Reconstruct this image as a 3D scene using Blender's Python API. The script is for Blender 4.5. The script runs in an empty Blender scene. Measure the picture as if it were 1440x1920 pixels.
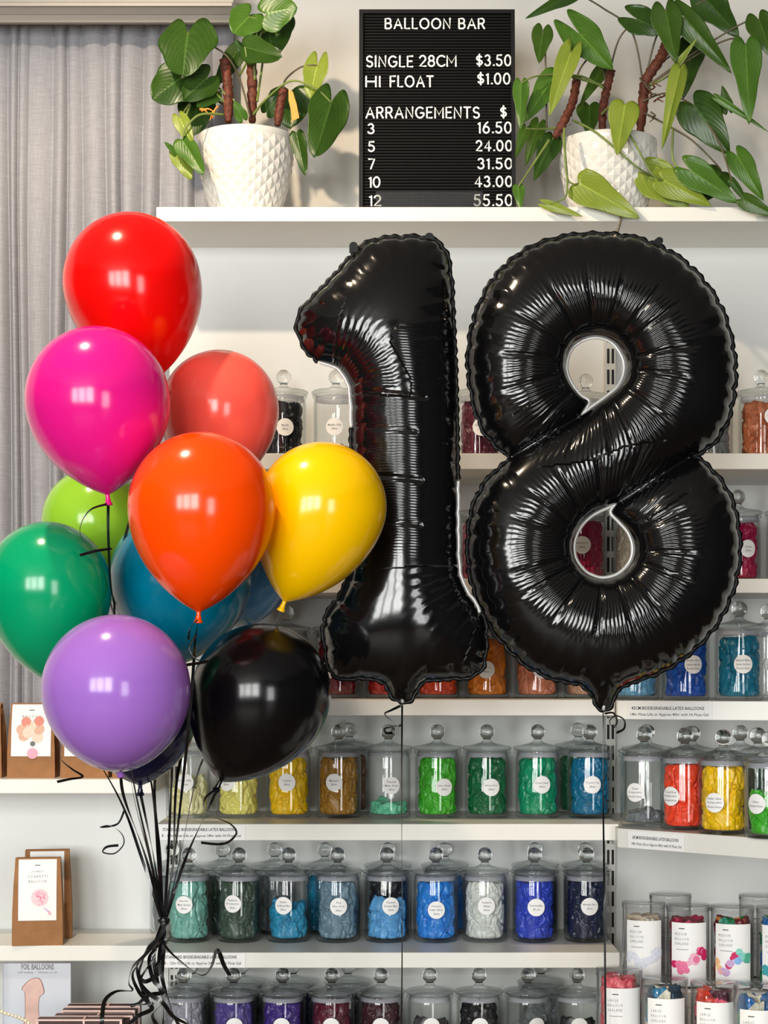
import bpy, math, random
import numpy as np
from mathutils import Vector, Matrix, noise
from mathutils.geometry import delaunay_2d_cdt
random.seed(7)
PI = math.pi
S = bpy.context.scene
COL = S.collection

# ------------------------------------------------------------------ camera
F, CX, HZ, ZC = 3400.0, 720.0, 1245.0, 1.5      # focal length (px), centre column, horizon row, eye height
cam = bpy.data.cameras.new('camera')
cam.sensor_fit = 'VERTICAL'
cam.sensor_height = 36.0
cam.lens = F / 1920.0 * 36.0
cam.shift_y = (HZ - 960.0) / 1920.0
cam.clip_end = 100
cam_ob = bpy.data.objects.new('camera', cam)
COL.objects.link(cam_ob)
cam_ob.location = (0, 0, ZC)
cam_ob.rotation_euler = (PI / 2, 0, 0)
S.camera = cam_ob

# ------------------------------------------------------------------ world, light, exposure
S.view_settings.view_transform = 'Standard'
S.view_settings.look = 'None'
S.view_settings.exposure = 0.0
S.view_settings.gamma = 1.0
S.view_settings.use_curve_mapping = False
S.cycles.use_denoising = True
S.cycles.max_bounces = 14
S.cycles.transparent_max_bounces = 40
S.cycles.transmission_bounces = 14
S.cycles.caustics_refractive = True
S.cycles.caustics_reflective = False
S.cycles.sample_clamp_indirect = 6.0
w = bpy.data.worlds.new('sky')
S.world = w
w.use_nodes = True
w.node_tree.nodes['Background'].inputs[0].default_value = (0.62, 0.78, 1.0, 1)
w.node_tree.nodes['Background'].inputs[1].default_value = 1.0

ROOM = dict(x0=-4.4, x1=3.6, y0=-2.6, y1=4.52, z1=3.55)
WINDOWS = [(-3.95, -2.85, 1.05, 3.2), (-2.65, -1.55, 1.05, 3.2), (-1.35, -0.25, 1.05, 3.2), (1.2, 2.4, 0.3, 2.6)]
WIN_W = [170, 170, 170, 110]
for i, (a, b, c, d) in enumerate(WINDOWS):
    L = bpy.data.lights.new('daylight', 'AREA')
    L.shape = 'RECTANGLE'; L.size = b - a; L.size_y = d - c
    L.energy = WIN_W[i]
    L.color = (0.985, 0.99, 0.955)
    o = bpy.data.objects.new('daylight', L); COL.objects.link(o)
    o.location = ((a + b) / 2, ROOM['y0'] - 0.12, (c + d) / 2)
    o.rotation_euler = (PI / 2, 0, 0)
# ceiling spot lamps: place, aim, watts
SPOTS = [((-0.82, 2.95, 3.40), (-0.45, 3.75, 1.9), 74)]


# ------------------------------------------------------------------ helpers
def P(x, y, Y):
    return Vector(((x - CX) * Y / F, Y, ZC + (HZ - y) * Y / F))


def lin(c):
    return tuple(((v / 255) / 12.92 if v / 255 <= 0.04045 else ((v / 255 + 0.055) / 1.055) ** 2.4) for v in c)


def nodes(name):
    m = bpy.data.materials.new(name); m.use_nodes = True
    return m, m.node_tree.nodes, m.node_tree.links, m.node_tree.nodes['Principled BSDF']


def pm(name, c, rough=0.5, spec=0.5, var=0.05, scale=30.0, bump=0.0, bscale=200.0, metal=0.0, sss=0.0, coat=0.0, trans=0.0):
    """procedural principled material: colour varied a little by noise, optional noise bump"""
    m, N, K, b = nodes(name)
    col = lin(c)
    b.inputs['Roughness'].default_value = rough
    b.inputs['Specular IOR Level'].default_value = spec
    b.inputs['Metallic'].default_value = metal
    if coat:
        b.inputs['Coat Weight'].default_value = coat; b.inputs['Coat Roughness'].default_value = 0.05
    if sss:
        b.inputs['Subsurface Weight'].default_value = sss
        b.inputs['Subsurface Radius'].default_value = (0.02, 0.02, 0.02)
    if trans:
        b.inputs['Transmission Weight'].default_value = trans
    tc = N.new('ShaderNodeTexCoord')
    if var:
        n = N.new('ShaderNodeTexNoise'); n.inputs['Scale'].default_value = scale; n.inputs['Detail'].default_value = 4
        K.new(tc.outputs['Object'], n.inputs['Vector'])
        r = N.new('ShaderNodeValToRGB')
        r.color_ramp.elements[0].position = 0.3; r.color_ramp.elements[1].position = 0.7
        r.color_ramp.elements[0].color = tuple(max(0, v * (1 - var)) for v in col) + (1,)
        r.color_ramp.elements[1].color = tuple(min(1, v * (1 + var)) for v in col) + (1,)
        K.new(n.outputs['Fac'], r.inputs['Fac']); K.new(r.outputs['Color'], b.inputs['Base Color'])
    else:
        b.inputs['Base Color'].default_value = col + (1,)
    if bump:
        n2 = N.new('ShaderNodeTexNoise'); n2.inputs['Scale'].default_value = bscale; n2.inputs['Detail'].default_value = 3
        K.new(tc.outputs['Object'], n2.inputs['Vector'])
        bp = N.new('ShaderNodeBump'); bp.inputs['Strength'].default_value = bump; bp.inputs['Distance'].default_value = 0.002
        K.new(n2.outputs['Fac'], bp.inputs['Height']); K.new(bp.outputs['Normal'], b.inputs['Normal'])
    return m


def clear(name, tint=(0.97, 0.98, 0.98), edge=(0.5, 0.54, 0.54), rough=0.02, base=0.04, power=3.0):
    """clear thin wall: see-through with a mirror sheen that rises, and a tint that deepens, towards grazing angles"""
    m, N, K, b = nodes(name)
    N.remove(b)
    out = [n for n in N if n.type == 'OUTPUT_MATERIAL'][0]
    lw = N.new('ShaderNodeLayerWeight'); lw.inputs['Blend'].default_value = 0.5
    p5 = N.new('ShaderNodeMath'); p5.operation = 'POWER'; p5.inputs[1].default_value = 4.5
    K.new(lw.outputs['Facing'], p5.inputs[0])
    ma = N.new('ShaderNodeMath'); ma.operation = 'MULTIPLY_ADD'; ma.inputs[1].default_value = 0.75; ma.inputs[2].default_value = base
    K.new(p5.outputs[0], ma.inputs[0])
    p3 = N.new('ShaderNodeMath'); p3.operation = 'POWER'; p3.inputs[1].default_value = power
    K.new(lw.outputs['Facing'], p3.inputs[0])
    mx = N.new('ShaderNodeMix'); mx.data_type = 'RGBA'
    mx.inputs['A'].default_value = tint + (1,); mx.inputs['B'].default_value = edge + (1,)
    K.new(p3.outputs[0], mx.inputs['Factor'])
    t = N.new('ShaderNodeBsdfTransparent'); K.new(mx.outputs['Result'], t.inputs['Color'])
    g = N.new('ShaderNodeBsdfGlossy'); g.inputs['Roughness'].default_value = rough
    ms = N.new('ShaderNodeMixShader')
    K.new(ma.outputs[0], ms.inputs[0]); K.new(t.outputs[0], ms.inputs[1]); K.new(g.outputs[0], ms.inputs[2])
    K.new(ms.outputs[0], out.inputs['Surface'])
    return m


def obj(name, me, mat=None, parent=None, loc=None, rot=None, smooth=True):
    if isinstance(me, tuple):
        v, f = me[0], me[1]
        d = bpy.data.meshes.new(name)
        d.from_pydata([tuple(p) for p in v], [], f)
        if smooth:
            d.polygons.foreach_set('use_smooth', [True] * len(d.polygons))
        d.update()
        me = d
    if mat is not None and not me.materials:
        for m_ in (mat if isinstance(mat, list) else [mat]):
            me.materials.append(m_)
    o = bpy.data.objects.new(name, me)
    COL.objects.link(o)
    if parent is not None: o.parent = parent
    if loc is not None: o.location = loc
    if rot is not None: o.rotation_euler = rot
    return o


def tag(o, label, cat, group=None, kind=None):
    o['label'] = label
    o['category'] = cat
    if group: o['group'] = group
    if kind: o['kind'] = kind
    return o


def thing(name, label, cat, loc=(0, 0, 0), rotz=0, group=None):
    o = bpy.data.objects.new(name, None); COL.objects.link(o)
    o.empty_display_size = 0.02
    o.location = loc; o.rotation_euler = (0, 0, rotz)
    return tag(o, label, cat, group)


def struct(o):
    o['kind'] = 'structure'
    return o


def join(parts):
    V, Fc = [], []
    for v, f in parts:
        b = len(V); V.extend(v); Fc.extend([tuple(i + b for i in q) for q in f])
    return V, Fc


def off(m, d):
    d = Vector(d)
    return [Vector(p) + d for p in m[0]], m[1]


def box(x0, x1, y0, y1, z0, z1, bev=0.0):
    if bev <= 0:
        v = [(x, y, z) for x in (x0, x1) for y in (y0, y1) for z in (z0, z1)]
        return v, [(0, 1, 3, 2), (4, 6, 7, 5), (0, 4, 5, 1), (2, 3, 7, 6), (0, 2, 6, 4), (1, 5, 7, 3)]
    import bmesh
    bm = bmesh.new()
    bmesh.ops.create_cube(bm, size=1)
    for q in bm.verts:
        q.co = Vector(((x0 + x1) / 2 + q.co.x * (x1 - x0), (y0 + y1) / 2 + q.co.y * (y1 - y0), (z0 + z1) / 2 + q.co.z * (z1 - z0)))
    bmesh.ops.bevel(bm, geom=bm.edges[:], offset=bev, segments=2, affect='EDGES', profile=0.5)
    bm.verts.index_update()
    r = [q.co.copy() for q in bm.verts], [tuple(q.index for q in f.verts) for f in bm.faces]
    bm.free()
    return r


def lathe(prof, n=40):
    V, Fc, rings = [], [], []
    for r, z in prof:
        if r < 1e-6:
            rings.append([len(V)]); V.append((0, 0, z))
        else:
            rings.append(list(range(len(V), len(V) + n)))
            V.extend([(r * math.cos(2 * PI * k / n), r * math.sin(2 * PI * k / n), z) for k in range(n)])
    for a, b in zip(rings, rings[1:]):
        for k in range(n):
            k2 = (k + 1) % n
            if len(a) == 1 and len(b) == 1: continue
            if len(a) == 1: Fc.append((a[0], b[k2], b[k]))
            elif len(b) == 1: Fc.append((a[k], a[k2], b[0]))
            else: Fc.append((a[k], a[k2], b[k2], b[k]))
    return V, Fc


def spline(pts, n=8, closed=False):
    pts = [Vector(p) for p in pts]
    out = []
    m = len(pts)
    rng = m if closed else m - 1
    for i in range(rng):
        if closed:
            p0, p1, p2, p3 = pts[(i - 1) % m], pts[i], pts[(i + 1) % m], pts[(i + 2) % m]
        else:
            p0, p1, p2, p3 = pts[max(i - 1, 0)], pts[i], pts[i + 1], pts[min(i + 2, m - 1)]
        for k in range(n):
            t = k / n
            out.append(0.5 * ((2 * p1) + (p2 - p0) * t + (2 * p0 - 5 * p1 + 4 * p2 - p3) * t * t + (3 * p1 - p0 - 3 * p2 + p3) * t ** 3))
    if not closed: out.append(pts[-1])
    return out


def tube(pts, r, n=8, r2=None, cap=True):
    if r2 is None: r2 = r
    pts = [Vector(p) for p in pts]
    V, Fc = [], []
    up = Vector((0.13, -0.9, 0.3)).normalized()
    m = len(pts)
    for i, p in enumerate(pts):
        t = (pts[min(i + 1, m - 1)] - pts[max(i - 1, 0)])
        t = t.normalized() if t.length > 1e-9 else Vector((0, 0, 1))
        a = t.cross(up)
        a = a.normalized() if a.length > 1e-4 else t.orthogonal().normalized()
        b = t.cross(a)
        rr = r[i] if isinstance(r, (list, tuple)) else r + (r2 - r) * i / max(1, m - 1)
        for k in range(n):
            an = 2 * PI * k / n
            V.append(p + a * (rr * math.cos(an)) + b * (rr * math.sin(an)))
    for i in range(m - 1):
        for k in range(n):
            k2 = (k + 1) % n
            Fc.append((i * n + k, i * n + k2, (i + 1) * n + k2, (i + 1) * n + k))
    if cap:
        Fc.append(tuple(range(n - 1, -1, -1))); Fc.append(tuple(range((m - 1) * n, m * n)))
    return V, Fc


def strip(pts, width, th=0.0007, twist=0.0, tw0=0.0):
    """flat ribbon of real thickness swept along pts"""
    V, Fc = [], []
    m = len(pts)
    for i, p in enumerate(pts):
        t = (pts[min(i + 1, m - 1)] - pts[max(i - 1, 0)]).normalized()
        a = t.cross(Vector((0, -1, 0)))
        a = a.normalized() if a.length > 1e-3 else Vector((1, 0, 0))
        b = t.cross(a).normalized()
        an = tw0 + twist * i / m
        a2 = a * math.cos(an) + b * math.sin(an); b2 = t.cross(a2).normalized()
        for sx, sy in ((-1, -1), (1, -1), (1, 1), (-1, 1)):
            V.append(p + a2 * (sx * width / 2) + b2 * (sy * th / 2))
    for i in range(m - 1):
        for k in range(4):
            k2 = (k + 1) % 4
            Fc.append((i * 4 + k, i * 4 + k2, (i + 1) * 4 + k2, (i + 1) * 4 + k))
    Fc.append((3, 2, 1, 0)); Fc.append(tuple((m - 1) * 4 + k for k in range(4)))
    return V, Fc


TEXT = {}


def text(s, weight=0.0, space=1.0, line=1.0, res=2, align='CENTER'):
    """outline letters as a flat mesh: verts (x, y) and faces, bounding box from 0 up"""
    key = (s, weight, space, line, res, align)
    if key in TEXT: return TEXT[key]
    c = bpy.data.curves.new('t', 'FONT')
    c.body = s; c.size = 1; c.resolution_u = res; c.offset = weight; c.space_character = space; c.space_line = line
    c.align_x = align
    o = bpy.data.objects.new('t', c)
    me = bpy.data.meshes.new_from_object(o)
    v = [Vector((p.co.x, p.co.y)) for p in me.vertices]
    f = [tuple(q.vertices) for q in me.polygons]
    bpy.data.objects.remove(o); bpy.data.curves.remove(c); bpy.data.meshes.remove(me)
    x0 = min(p.x for p in v); y0 = min(p.y for p in v); x1 = max(p.x for p in v); y1 = max(p.y for p in v)
    v = [Vector((p.x - x0, p.y - y0)) for p in v]
    TEXT[key] = (v, f, x1 - x0, y1 - y0)
    return TEXT[key]


def flat_text(s, x0, x1, z0, z1, y, **kw):
    """text fitted into a rectangle on a plane facing -Y"""
    v, f, W, H = text(s, **kw)
    return [(x0 + p.x * (x1 - x0) / W, y, z0 + p.y * (z1 - z0) / H) for p in v], f


def wrap(m, R):
    """bend a drawing (x, depth, z) on the plane facing -Y round a cylinder of radius R"""
    return [((R - p[1]) * math.sin(p[0] / R), -(R - p[1]) * math.cos(p[0] / R), p[2]) for p in m[0]], m[1]


def grid_rect(x0, x1, z0, z1, nx, nz, y=0.0):
    V = [(x0 + (x1 - x0) * i / nx, y, z0 + (z1 - z0) * j / nz) for j in range(nz + 1) for i in range(nx + 1)]
    Fc = [(j * (nx + 1) + i, j * (nx + 1) + i + 1, (j + 1) * (nx + 1) + i + 1, (j + 1) * (nx + 1) + i) for j in range(nz) for i in range(nx)]
    return V, Fc


def disc(cx, cz, r, y=0.0, n=24, rings=3, sx=1.0):
    V = [(cx, y, cz)]; Fc = []
    for j in range(1, rings + 1):
        V += [(cx + sx * r * j / rings * math.cos(2 * PI * k / n), y, cz + r * j / rings * math.sin(2 * PI * k / n)) for k in range(n)]
    for k in range(n):
        Fc.append((0, 1 + k, 1 + (k + 1) % n))
        for j in range(rings - 1):
            a = 1 + j * n
            Fc.append((a + k, a + n + k, a + n + (k + 1) % n, a + (k + 1) % n))
    return V, Fc


# ------------------------------------------------------------------ materials
M = {}
M['wall'] = pm('painted_wall', (224, 219, 210), 0.55, 0.3, 0.015, 3, 0.06, 90)
M['panel'] = pm('white_back_panel', (222, 223, 220), 0.32, 0.5, 0.02, 2, 0.03, 25)
M['far'] = pm('shop_wall', (66, 63, 61), 0.7, 0.3, 0.05, 2)
M['ceil'] = pm('ceiling_paint', (165, 163, 160), 0.8, 0.2, 0.02, 2)
M['floor'] = pm('timber_floor', (92, 74, 58), 0.45, 0.4, 0.25, 6)
M['shelf'] = pm('white_laminate', (232, 229, 221), 0.35, 0.5, 0.01, 5)
M['trimp'] = pm('pelmet_paint', (178, 170, 159), 0.45, 0.4, 0.02, 5)
M['frame'] = pm('window_frame_paint', (70, 68, 66), 0.4, 0.5, 0.05, 8)
M['steel'] = pm('pale_metal_upright', (200, 198, 190), 0.35, 0.5, 0.04, 20, metal=0.2)
M['slot'] = pm('dark_slot', (25, 25, 26), 0.6, 0.3, 0.1, 30)
M['paper'] = pm('white_card', (245, 243, 240), 0.5, 0.35, 0.01, 40)
M['ink'] = pm('black_ink', (35, 33, 34), 0.6, 0.3, 0.1, 60)
M['greyink'] = pm('grey_ink', (125, 122, 125), 0.6, 0.3, 0.05, 60)
M['glass'] = clear('jar_glass', (0.985, 0.99, 0.988), (0.55, 0.60, 0.60), power=4.0)
M['lid'] = clear('lid_glass', (0.97, 0.98, 0.978), (0.62, 0.66, 0.66), 0.03, 0.06, 2.5)
M['plastic'] = clear('clear_plastic', (0.985, 0.987, 0.99), (0.78, 0.79, 0.8), 0.04, 0.04, 4.0)
m, N, K, b = nodes('solid_glass')
b.inputs['Base Color'].default_value = (0.97, 0.99, 0.985, 1); b.inputs['Roughness'].default_value = 0.0
b.inputs['Transmission Weight'].default_value = 1.0; b.inputs['IOR'].default_value = 1.48
M['knob'] = m
# frosted seal: partly see-through whitish plastic
m, N, K, b = nodes('frosted_seal')
b.inputs['Base Color'].default_value = lin((205, 205, 215)) + (1,); b.inputs['Alpha'].default_value = 0.4; b.inputs['Roughness'].default_value = 0.4
M['seal'] = m
M['pot'] = pm('white_glazed_ceramic', (222, 219, 212), 0.14, 0.5, 0.01, 6)
M['soil'] = pm('potting_soil', (52, 38, 28), 0.95, 0.1, 0.5, 60, 0.8, 120)
M['bark'] = pm('scaly_brown_stem', (96, 48, 32), 0.6, 0.3, 0.5, 130, 0.9, 160)
M['petiole'] = pm('green_stalk', (112, 128, 62), 0.45, 0.4, 0.25, 25)
M['darkstalk'] = pm('dark_stalk', (92, 82, 58), 0.45, 0.4, 0.25, 25)
M['tag'] = pm('orange_plastic_tag', (255, 150, 60), 0.45, 0.4, 0.05, 30)
M['kraft'] = pm('kraft_paper', (158, 112, 74), 0.75, 0.2, 0.1, 40, 0.3, 60)
M['kraftdark'] = pm('kraft_shadow_fold', (140, 98, 66), 0.75, 0.2, 0.1, 40)
M['felt'] = pm('black_ribbed_plastic', (15, 15, 15), 0.6, 0.15, 0.1, 60)
M['blackframe'] = pm('black_frame', (18, 18, 19), 0.35, 0.45, 0.08, 40)
M['letter'] = pm('white_plastic_letters', (250, 248, 242), 0.4, 0.4, 0.0)
M['ribbon'] = pm('black_curling_ribbon', (16, 16, 17), 0.22, 0.6, 0.1, 50)
M['curtain'] = None


def leaf_mat(name, c1, c2):
    """green leaf: paler midrib and side veins from the blade's own u/v, gloss, a little light let through"""
    m, N, K, b = nodes(name)
    u = N.new('ShaderNodeAttribute'); u.attribute_name = 'lu'
    v = N.new('ShaderNodeAttribute'); v.attribute_name = 'lv'
    au = N.new('ShaderNodeMath'); au.operation = 'ABSOLUTE'; K.new(u.outputs['Fac'], au.inputs[0])
    s1 = N.new('ShaderNodeMath'); s1.operation = 'MULTIPLY_ADD'; s1.inputs[1].default_value = -0.55
    K.new(au.outputs[0], s1.inputs[0]); K.new(v.outputs['Fac'], s1.inputs[2])
    s2 = N.new('ShaderNodeMath'); s2.operation = 'MULTIPLY'; s2.inputs[1].default_value = 52; K.new(s1.outputs[0], s2.inputs[0])
    s3 = N.new('ShaderNodeMath'); s3.operation = 'SINE'; K.new(s2.outputs[0], s3.inputs[0])
    mr = N.new('ShaderNodeMapRange'); mr.inputs[1].default_value = 0.0; mr.inputs[2].default_value = 0.06
    mr.inputs[3].default_value = 0.6; mr.inputs[4].default_value = 0.0; K.new(au.outputs[0], mr.inputs[0])
    v2 = N.new('ShaderNodeMapRange'); v2.inputs[1].default_value = 0.6; v2.inputs[2].default_value = 1.0
    v2.inputs[3].default_value = 0; v2.inputs[4].default_value = 0.10; K.new(s3.outputs[0], v2.inputs[0])
    mx0 = N.new('ShaderNodeMath'); mx0.operation = 'MAXIMUM'; K.new(mr.outputs[0], mx0.inputs[0]); K.new(v2.outputs[0], mx0.inputs[1])
    tc = N.new('ShaderNodeTexCoord')
    n = N.new('ShaderNodeTexNoise'); n.inputs['Scale'].default_value = 25; K.new(tc.outputs['Object'], n.inputs['Vector'])
    r = N.new('ShaderNodeMix'); r.data_type = 'RGBA'
    a, d = lin(c1), lin(c2)
    r.inputs['A'].default_value = a + (1,); r.inputs['B'].default_value = d + (1,)
    K.new(n.outputs['Fac'], r.inputs['Factor'])
    r2 = N.new('ShaderNodeMix'); r2.data_type = 'RGBA'
    K.new(mx0.outputs[0], r2.inputs['Factor']); K.new(r.outputs['Result'], r2.inputs['A'])
    r2.inputs['B'].default_value = tuple(min(1, q * 1.9 + 0.02) for q in d) + (1,)
    K.new(r2.outputs['Result'], b.inputs['Base Color'])
    bp = N.new('ShaderNodeBump'); bp.inputs['Strength'].default_value = 0.08; bp.inputs['Distance'].default_value = 0.002
    K.new(s3.outputs[0], bp.inputs['Height']); K.new(bp.outputs['Normal'], b.inputs['Normal'])
    b.inputs['Roughness'].default_value = 0.33
    b.inputs['Specular IOR Level'].default_value = 0.45
    tr = N.new('ShaderNodeBsdfTranslucent'); K.new(r2.outputs['Result'], tr.inputs['Color'])
    ms = N.new('ShaderNodeMixShader'); ms.inputs[0].default_value = 0.22
    out = [q for q in N if q.type == 'OUTPUT_MATERIAL'][0]
    K.new(b.outputs[0], ms.inputs[1]); K.new(tr.outputs[0], ms.inputs[2]); K.new(ms.outputs[0], out.inputs['Surface'])
    return m


M['leaf0'] = leaf_mat('deep_green_leaf', (40, 68, 18), (60, 92, 26))
M['leaf1'] = leaf_mat('mid_green_leaf', (62, 100, 30), (88, 128, 42))
M['leaf3'] = leaf_mat('olive_green_leaf', (52, 80, 20), (74, 106, 32))
M['leaf2'] = leaf_mat('yellow_green_leaf', (116, 138, 40), (146, 160, 60))

# ------------------------------------------------------------------ the room
x0, x1, y0, y1, z1 = (ROOM[k] for k in ('x0', 'x1', 'y0', 'y1', 'z1'))
T = 0.1
struct(obj('floor', box(x0 - T, x1 + T, y0 - T, y1 + T, -0.1, 0), M['floor'], smooth=False))
struct(obj('ceiling', box(x0 - T, x1 + T, y0 - T, y1 + T, z1, z1 + 0.1), M['ceil'], smooth=False))
struct(obj('wall_back', box(x0 - T, x1 + T, y1, y1 + T, 0, z1), M['wall'], smooth=False))
struct(obj('wall_left', box(x0 - T, x0, y0, y1, 0, z1), M['far'], smooth=False))
struct(obj('wall_right', box(x1, x1 + T, y0, y1, 0, z1), M['far'], smooth=False))
parts, cur = [], x0
for a, b_, c, d in WINDOWS:
    parts += [box(cur, a, y0 - T, y0, 0, z1), box(a, b_, y0 - T, y0, 0, c), box(a, b_, y0 - T, y0, d, z1)]
    cur = b_
parts.append(box(cur, x1, y0 - T, y0, 0, z1))
struct(obj('wall_front', join(parts), M['far'], smooth=False))
for i, (a, b_, c, d) in enumerate(WINDOWS):
    e = 0.05
    fr = [box(a, b_, y0 - 0.07, y0 + 0.02, c, c + e), box(a, b_, y0 - 0.07, y0 + 0.02, d - e, d), box(a, a + e, y0 - 0.07, y0 + 0.02, c + e, d - e),
          box(b_ - e, b_, y0 - 0.07, y0 + 0.02, c + e, d - e), box(a + e, b_ - e, y0 - 0.06, y0 + 0.01, c + 0.62 * (d - c), c + 0.62 * (d - c) + 0.06),
          box((a + b_) / 2 - 0.025, (a + b_) / 2 + 0.025, y0 - 0.06, y0 + 0.01, c + e, d - e)]
    struct(obj('window_%d' % (i + 1), join(fr), M['frame'], smooth=False))
# lamps under the ceiling
m, N, K, b = nodes('lamp_glow')
b.inputs['Emission Color'].default_value = (1, 0.83, 0.62, 1); b.inputs['Emission Strength'].default_value = 12
M['glow'] = m
for i, (p, q, wt) in enumerate(SPOTS):
    L = bpy.data.lights.new('spot_light', 'SPOT')
    L.energy = wt * 1.5; L.color = (1.0, 0.80, 0.57); L.spot_size = math.radians(110); L.spot_blend = 0.5; L.shadow_soft_size = 0.03
    o = bpy.data.objects.new('spot_light', L); COL.objects.link(o)
    p, q = Vector(p), Vector(q)
    o.location = p
    o.rotation_euler = (q - p).to_track_quat('-Z', 'Y').to_euler()
    t = thing('ceiling_spotlight', 'white ceiling spotlight over the balloon bunch', 'lamp', (p.x, p.y, z1))
    obj('mount', off(lathe([(0, 0), (0.05, 0), (0.05, -0.02), (0, -0.02)], 24), (0, 0, 0)), M['shelf'], t, smooth=False)
    dirn = (q - p).normalized()
    rot = dirn.to_track_quat('-Z', 'Y').to_matrix()
    sh = lathe([(0.0, 0.09), (0.03, 0.085), (0.045, 0.05), (0.05, 0.0), (0.046, 0.0), (0.042, 0.045), (0.0, 0.06)], 24)
    obj('lamp_shade', ([rot @ Vector(v) + Vector((0, 0, p.z - z1)) for v in sh[0]], sh[1]), M['shelf'], t)
    bl = lathe([(0, 0.05), (0.03, 0.045), (0.03, 0.04), (0, 0.04)], 20)
    obj('bulb', ([rot @ Vector(v) + Vector((0, 0, p.z - z1)) for v in bl[0]], bl[1]), M['glow'], t)

# ------------------------------------------------------------------ curtain and pelmet
m, N, K, b = nodes('grey_sheer_fabric')
tc = N.new('ShaderNodeTexCoord')
mp = N.new('ShaderNodeMapping'); mp.inputs['Scale'].default_value = (1100, 1100, 60); K.new(tc.outputs['Object'], mp.inputs['Vector'])
n1 = N.new('ShaderNodeTexNoise'); n1.inputs['Scale'].default_value = 0.4; K.new(mp.outputs['Vector'], n1.inputs['Vector'])
mp2 = N.new('ShaderNodeMapping'); mp2.inputs['Scale'].default_value = (60, 60, 900); K.new(tc.outputs['Object'], mp2.inputs['Vector'])
n2 = N.new('ShaderNodeTexNoise'); n2.inputs['Scale'].default_value = 0.4; K.new(mp2.outputs['Vector'], n2.inputs['Vector'])
ad = N.new('ShaderNodeMath'); ad.operation = 'ADD'; K.new(n1.outputs['Fac'], ad.inputs[0]); K.new(n2.outputs['Fac'], ad.inputs[1])
r = N.new('ShaderNodeMix'); r.data_type = 'RGBA'
mr = N.new('ShaderNodeMapRange'); mr.inputs[1].default_value = 0.7; mr.inputs[2].default_value = 1.3; K.new(ad.outputs[0], mr.inputs[0])
K.new(mr.outputs[0], r.inputs['Factor'])
r.inputs['A'].default_value = lin((150, 149, 154)) + (1,); r.inputs['B'].default_value = lin((168, 167, 171)) + (1,)
K.new(r.outputs['Result'], b.inputs['Base Color'])
b.inputs['Roughness'].default_value = 0.9; b.inputs['Specular IOR Level'].default_value = 0.1
M['curtain'] = m
rnd = random.Random(3)
xa, xb = P(-150, 0, 4.44).x, P(437, 0, 4.44).x
nx, nz = 520, 24
fold_x = [xa]
while fold_x[-1] < xb: fold_x.append(fold_x[-1] + rnd.uniform(0.026, 0.060))
amp = [rnd.uniform(0.014, 0.036) for _ in fold_x]
ztop, zbot = P(0, 36, 4.44).z, 0.1
V = []
for j in range(nz + 1):
    tz = j / nz
    z = ztop + (zbot - ztop) * tz
    for i in range(nx + 1):
        x = xa + (xb - xa) * i / nx
        k = max(q for q in range(len(fold_x)) if fold_x[q] <= x)
        f0 = fold_x[k]; f1 = fold_x[k + 1] if k + 1 < len(fold_x) else f0 + 0.05
        ph = (x - f0) / (f1 - f0)
        y = 4.470 - amp[k] * (0.45 + 0.55 * min(1, tz * 5)) * (0.5 - 0.5 * math.cos(2 * PI * (ph ** (0.75 + 0.5 * (k % 3) / 2)))) ** 0.45 - 0.006 * math.sin(x * 31 + z * 1.3)
        xs = x + 0.007 * math.sin(z * 2.1 + x * 23) * min(1, tz * 6)
        V.append((xs, y, z))
c = obj('curtain', (V, [(j * (nx + 1) + i, (j + 1) * (nx + 1) + i, (j + 1) * (nx + 1) + i + 1, j * (nx + 1) + i + 1) for j in range(nz) for i in range(nx)]), M['curtain'])
md = c.modifiers.new('thickness', 'SOLIDIFY'); md.thickness = 0.0015
tag(c, 'grey gathered sheer curtain hanging under the pelmet at the left', 'curtain')
Xl, Xr = P(-150, 0, 4.34).x, P(437, 0, 4.34).x
prof = [(4.395, zsy) for zsy in ()]


def pz(y, Y): return P(0, y, Y).z


prof = [(4.390, pz(43, 4.390)), (4.366, pz(42, 4.366)), (4.350, pz(28, 4.350)), (4.345, pz(27, 4.345)), (4.318, pz(12, 4.318)), (4.305, pz(11, 4.305)), (4.305, pz(5, 4.305)), (4.345, pz(4, 4.345)), (4.345, pz(-60, 4.345)), (4.400, pz(-60, 4.345)), (4.400, pz(43, 4.390))]
nP = len(prof)
pel = ([(Xl, y, z) for y, z in prof] + [(Xr, y, z) for y, z in prof], [tuple(range(nP)), tuple(range(2 * nP - 1, nP - 1, -1))] + [(k, nP + k, nP + (k + 1) % nP, (k + 1) % nP) for k in range(nP)])
tag(obj('curtain_pelmet', pel, M['trimp'], smooth=False), 'stepped beige pelmet board above the grey curtain', 'pelmet')

# ------------------------------------------------------------------ shelving
YB = 4.36                                            # face of the white back panel


def zs(y, Y=4.0): return P(0, y, Y).z


bx0, bx1 = P(318, 0, YB).x, 1.6
struct(obj('wall_panel', box(bx0, bx1, YB, YB + 0.02, 0.1, zs(390, 4.1)), M['panel'], smooth=False)).name = 'trim_1'
struct(obj('trim_2', box(P(-200, 0, YB).x, bx0 - 0.003, YB + 0.002, YB + 0.02, 0.1, zs(1462, 4.1)), M['panel'], smooth=False))


def shelf(xl, xr, yt, yb, Yf, label, kind='wall_shelf', Yb=YB):
    a, b_ = P(xl, 0, Yf).x, P(xr, 0, Yf).x
    zt, zb = zs(yt, Yf), zs(yb, Yf)
    o = thing(kind, label, 'shelf', ((a + b_) / 2, Yf, zb), 0, 'white wall shelves')
    w_ = (b_ - a) / 2
    obj('board', box(-w_, w_, 0, Yb - Yf - 0.001, 0, zt - zb, 0.0015), M['shelf'], o, smooth=False)
    return o, zt


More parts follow.
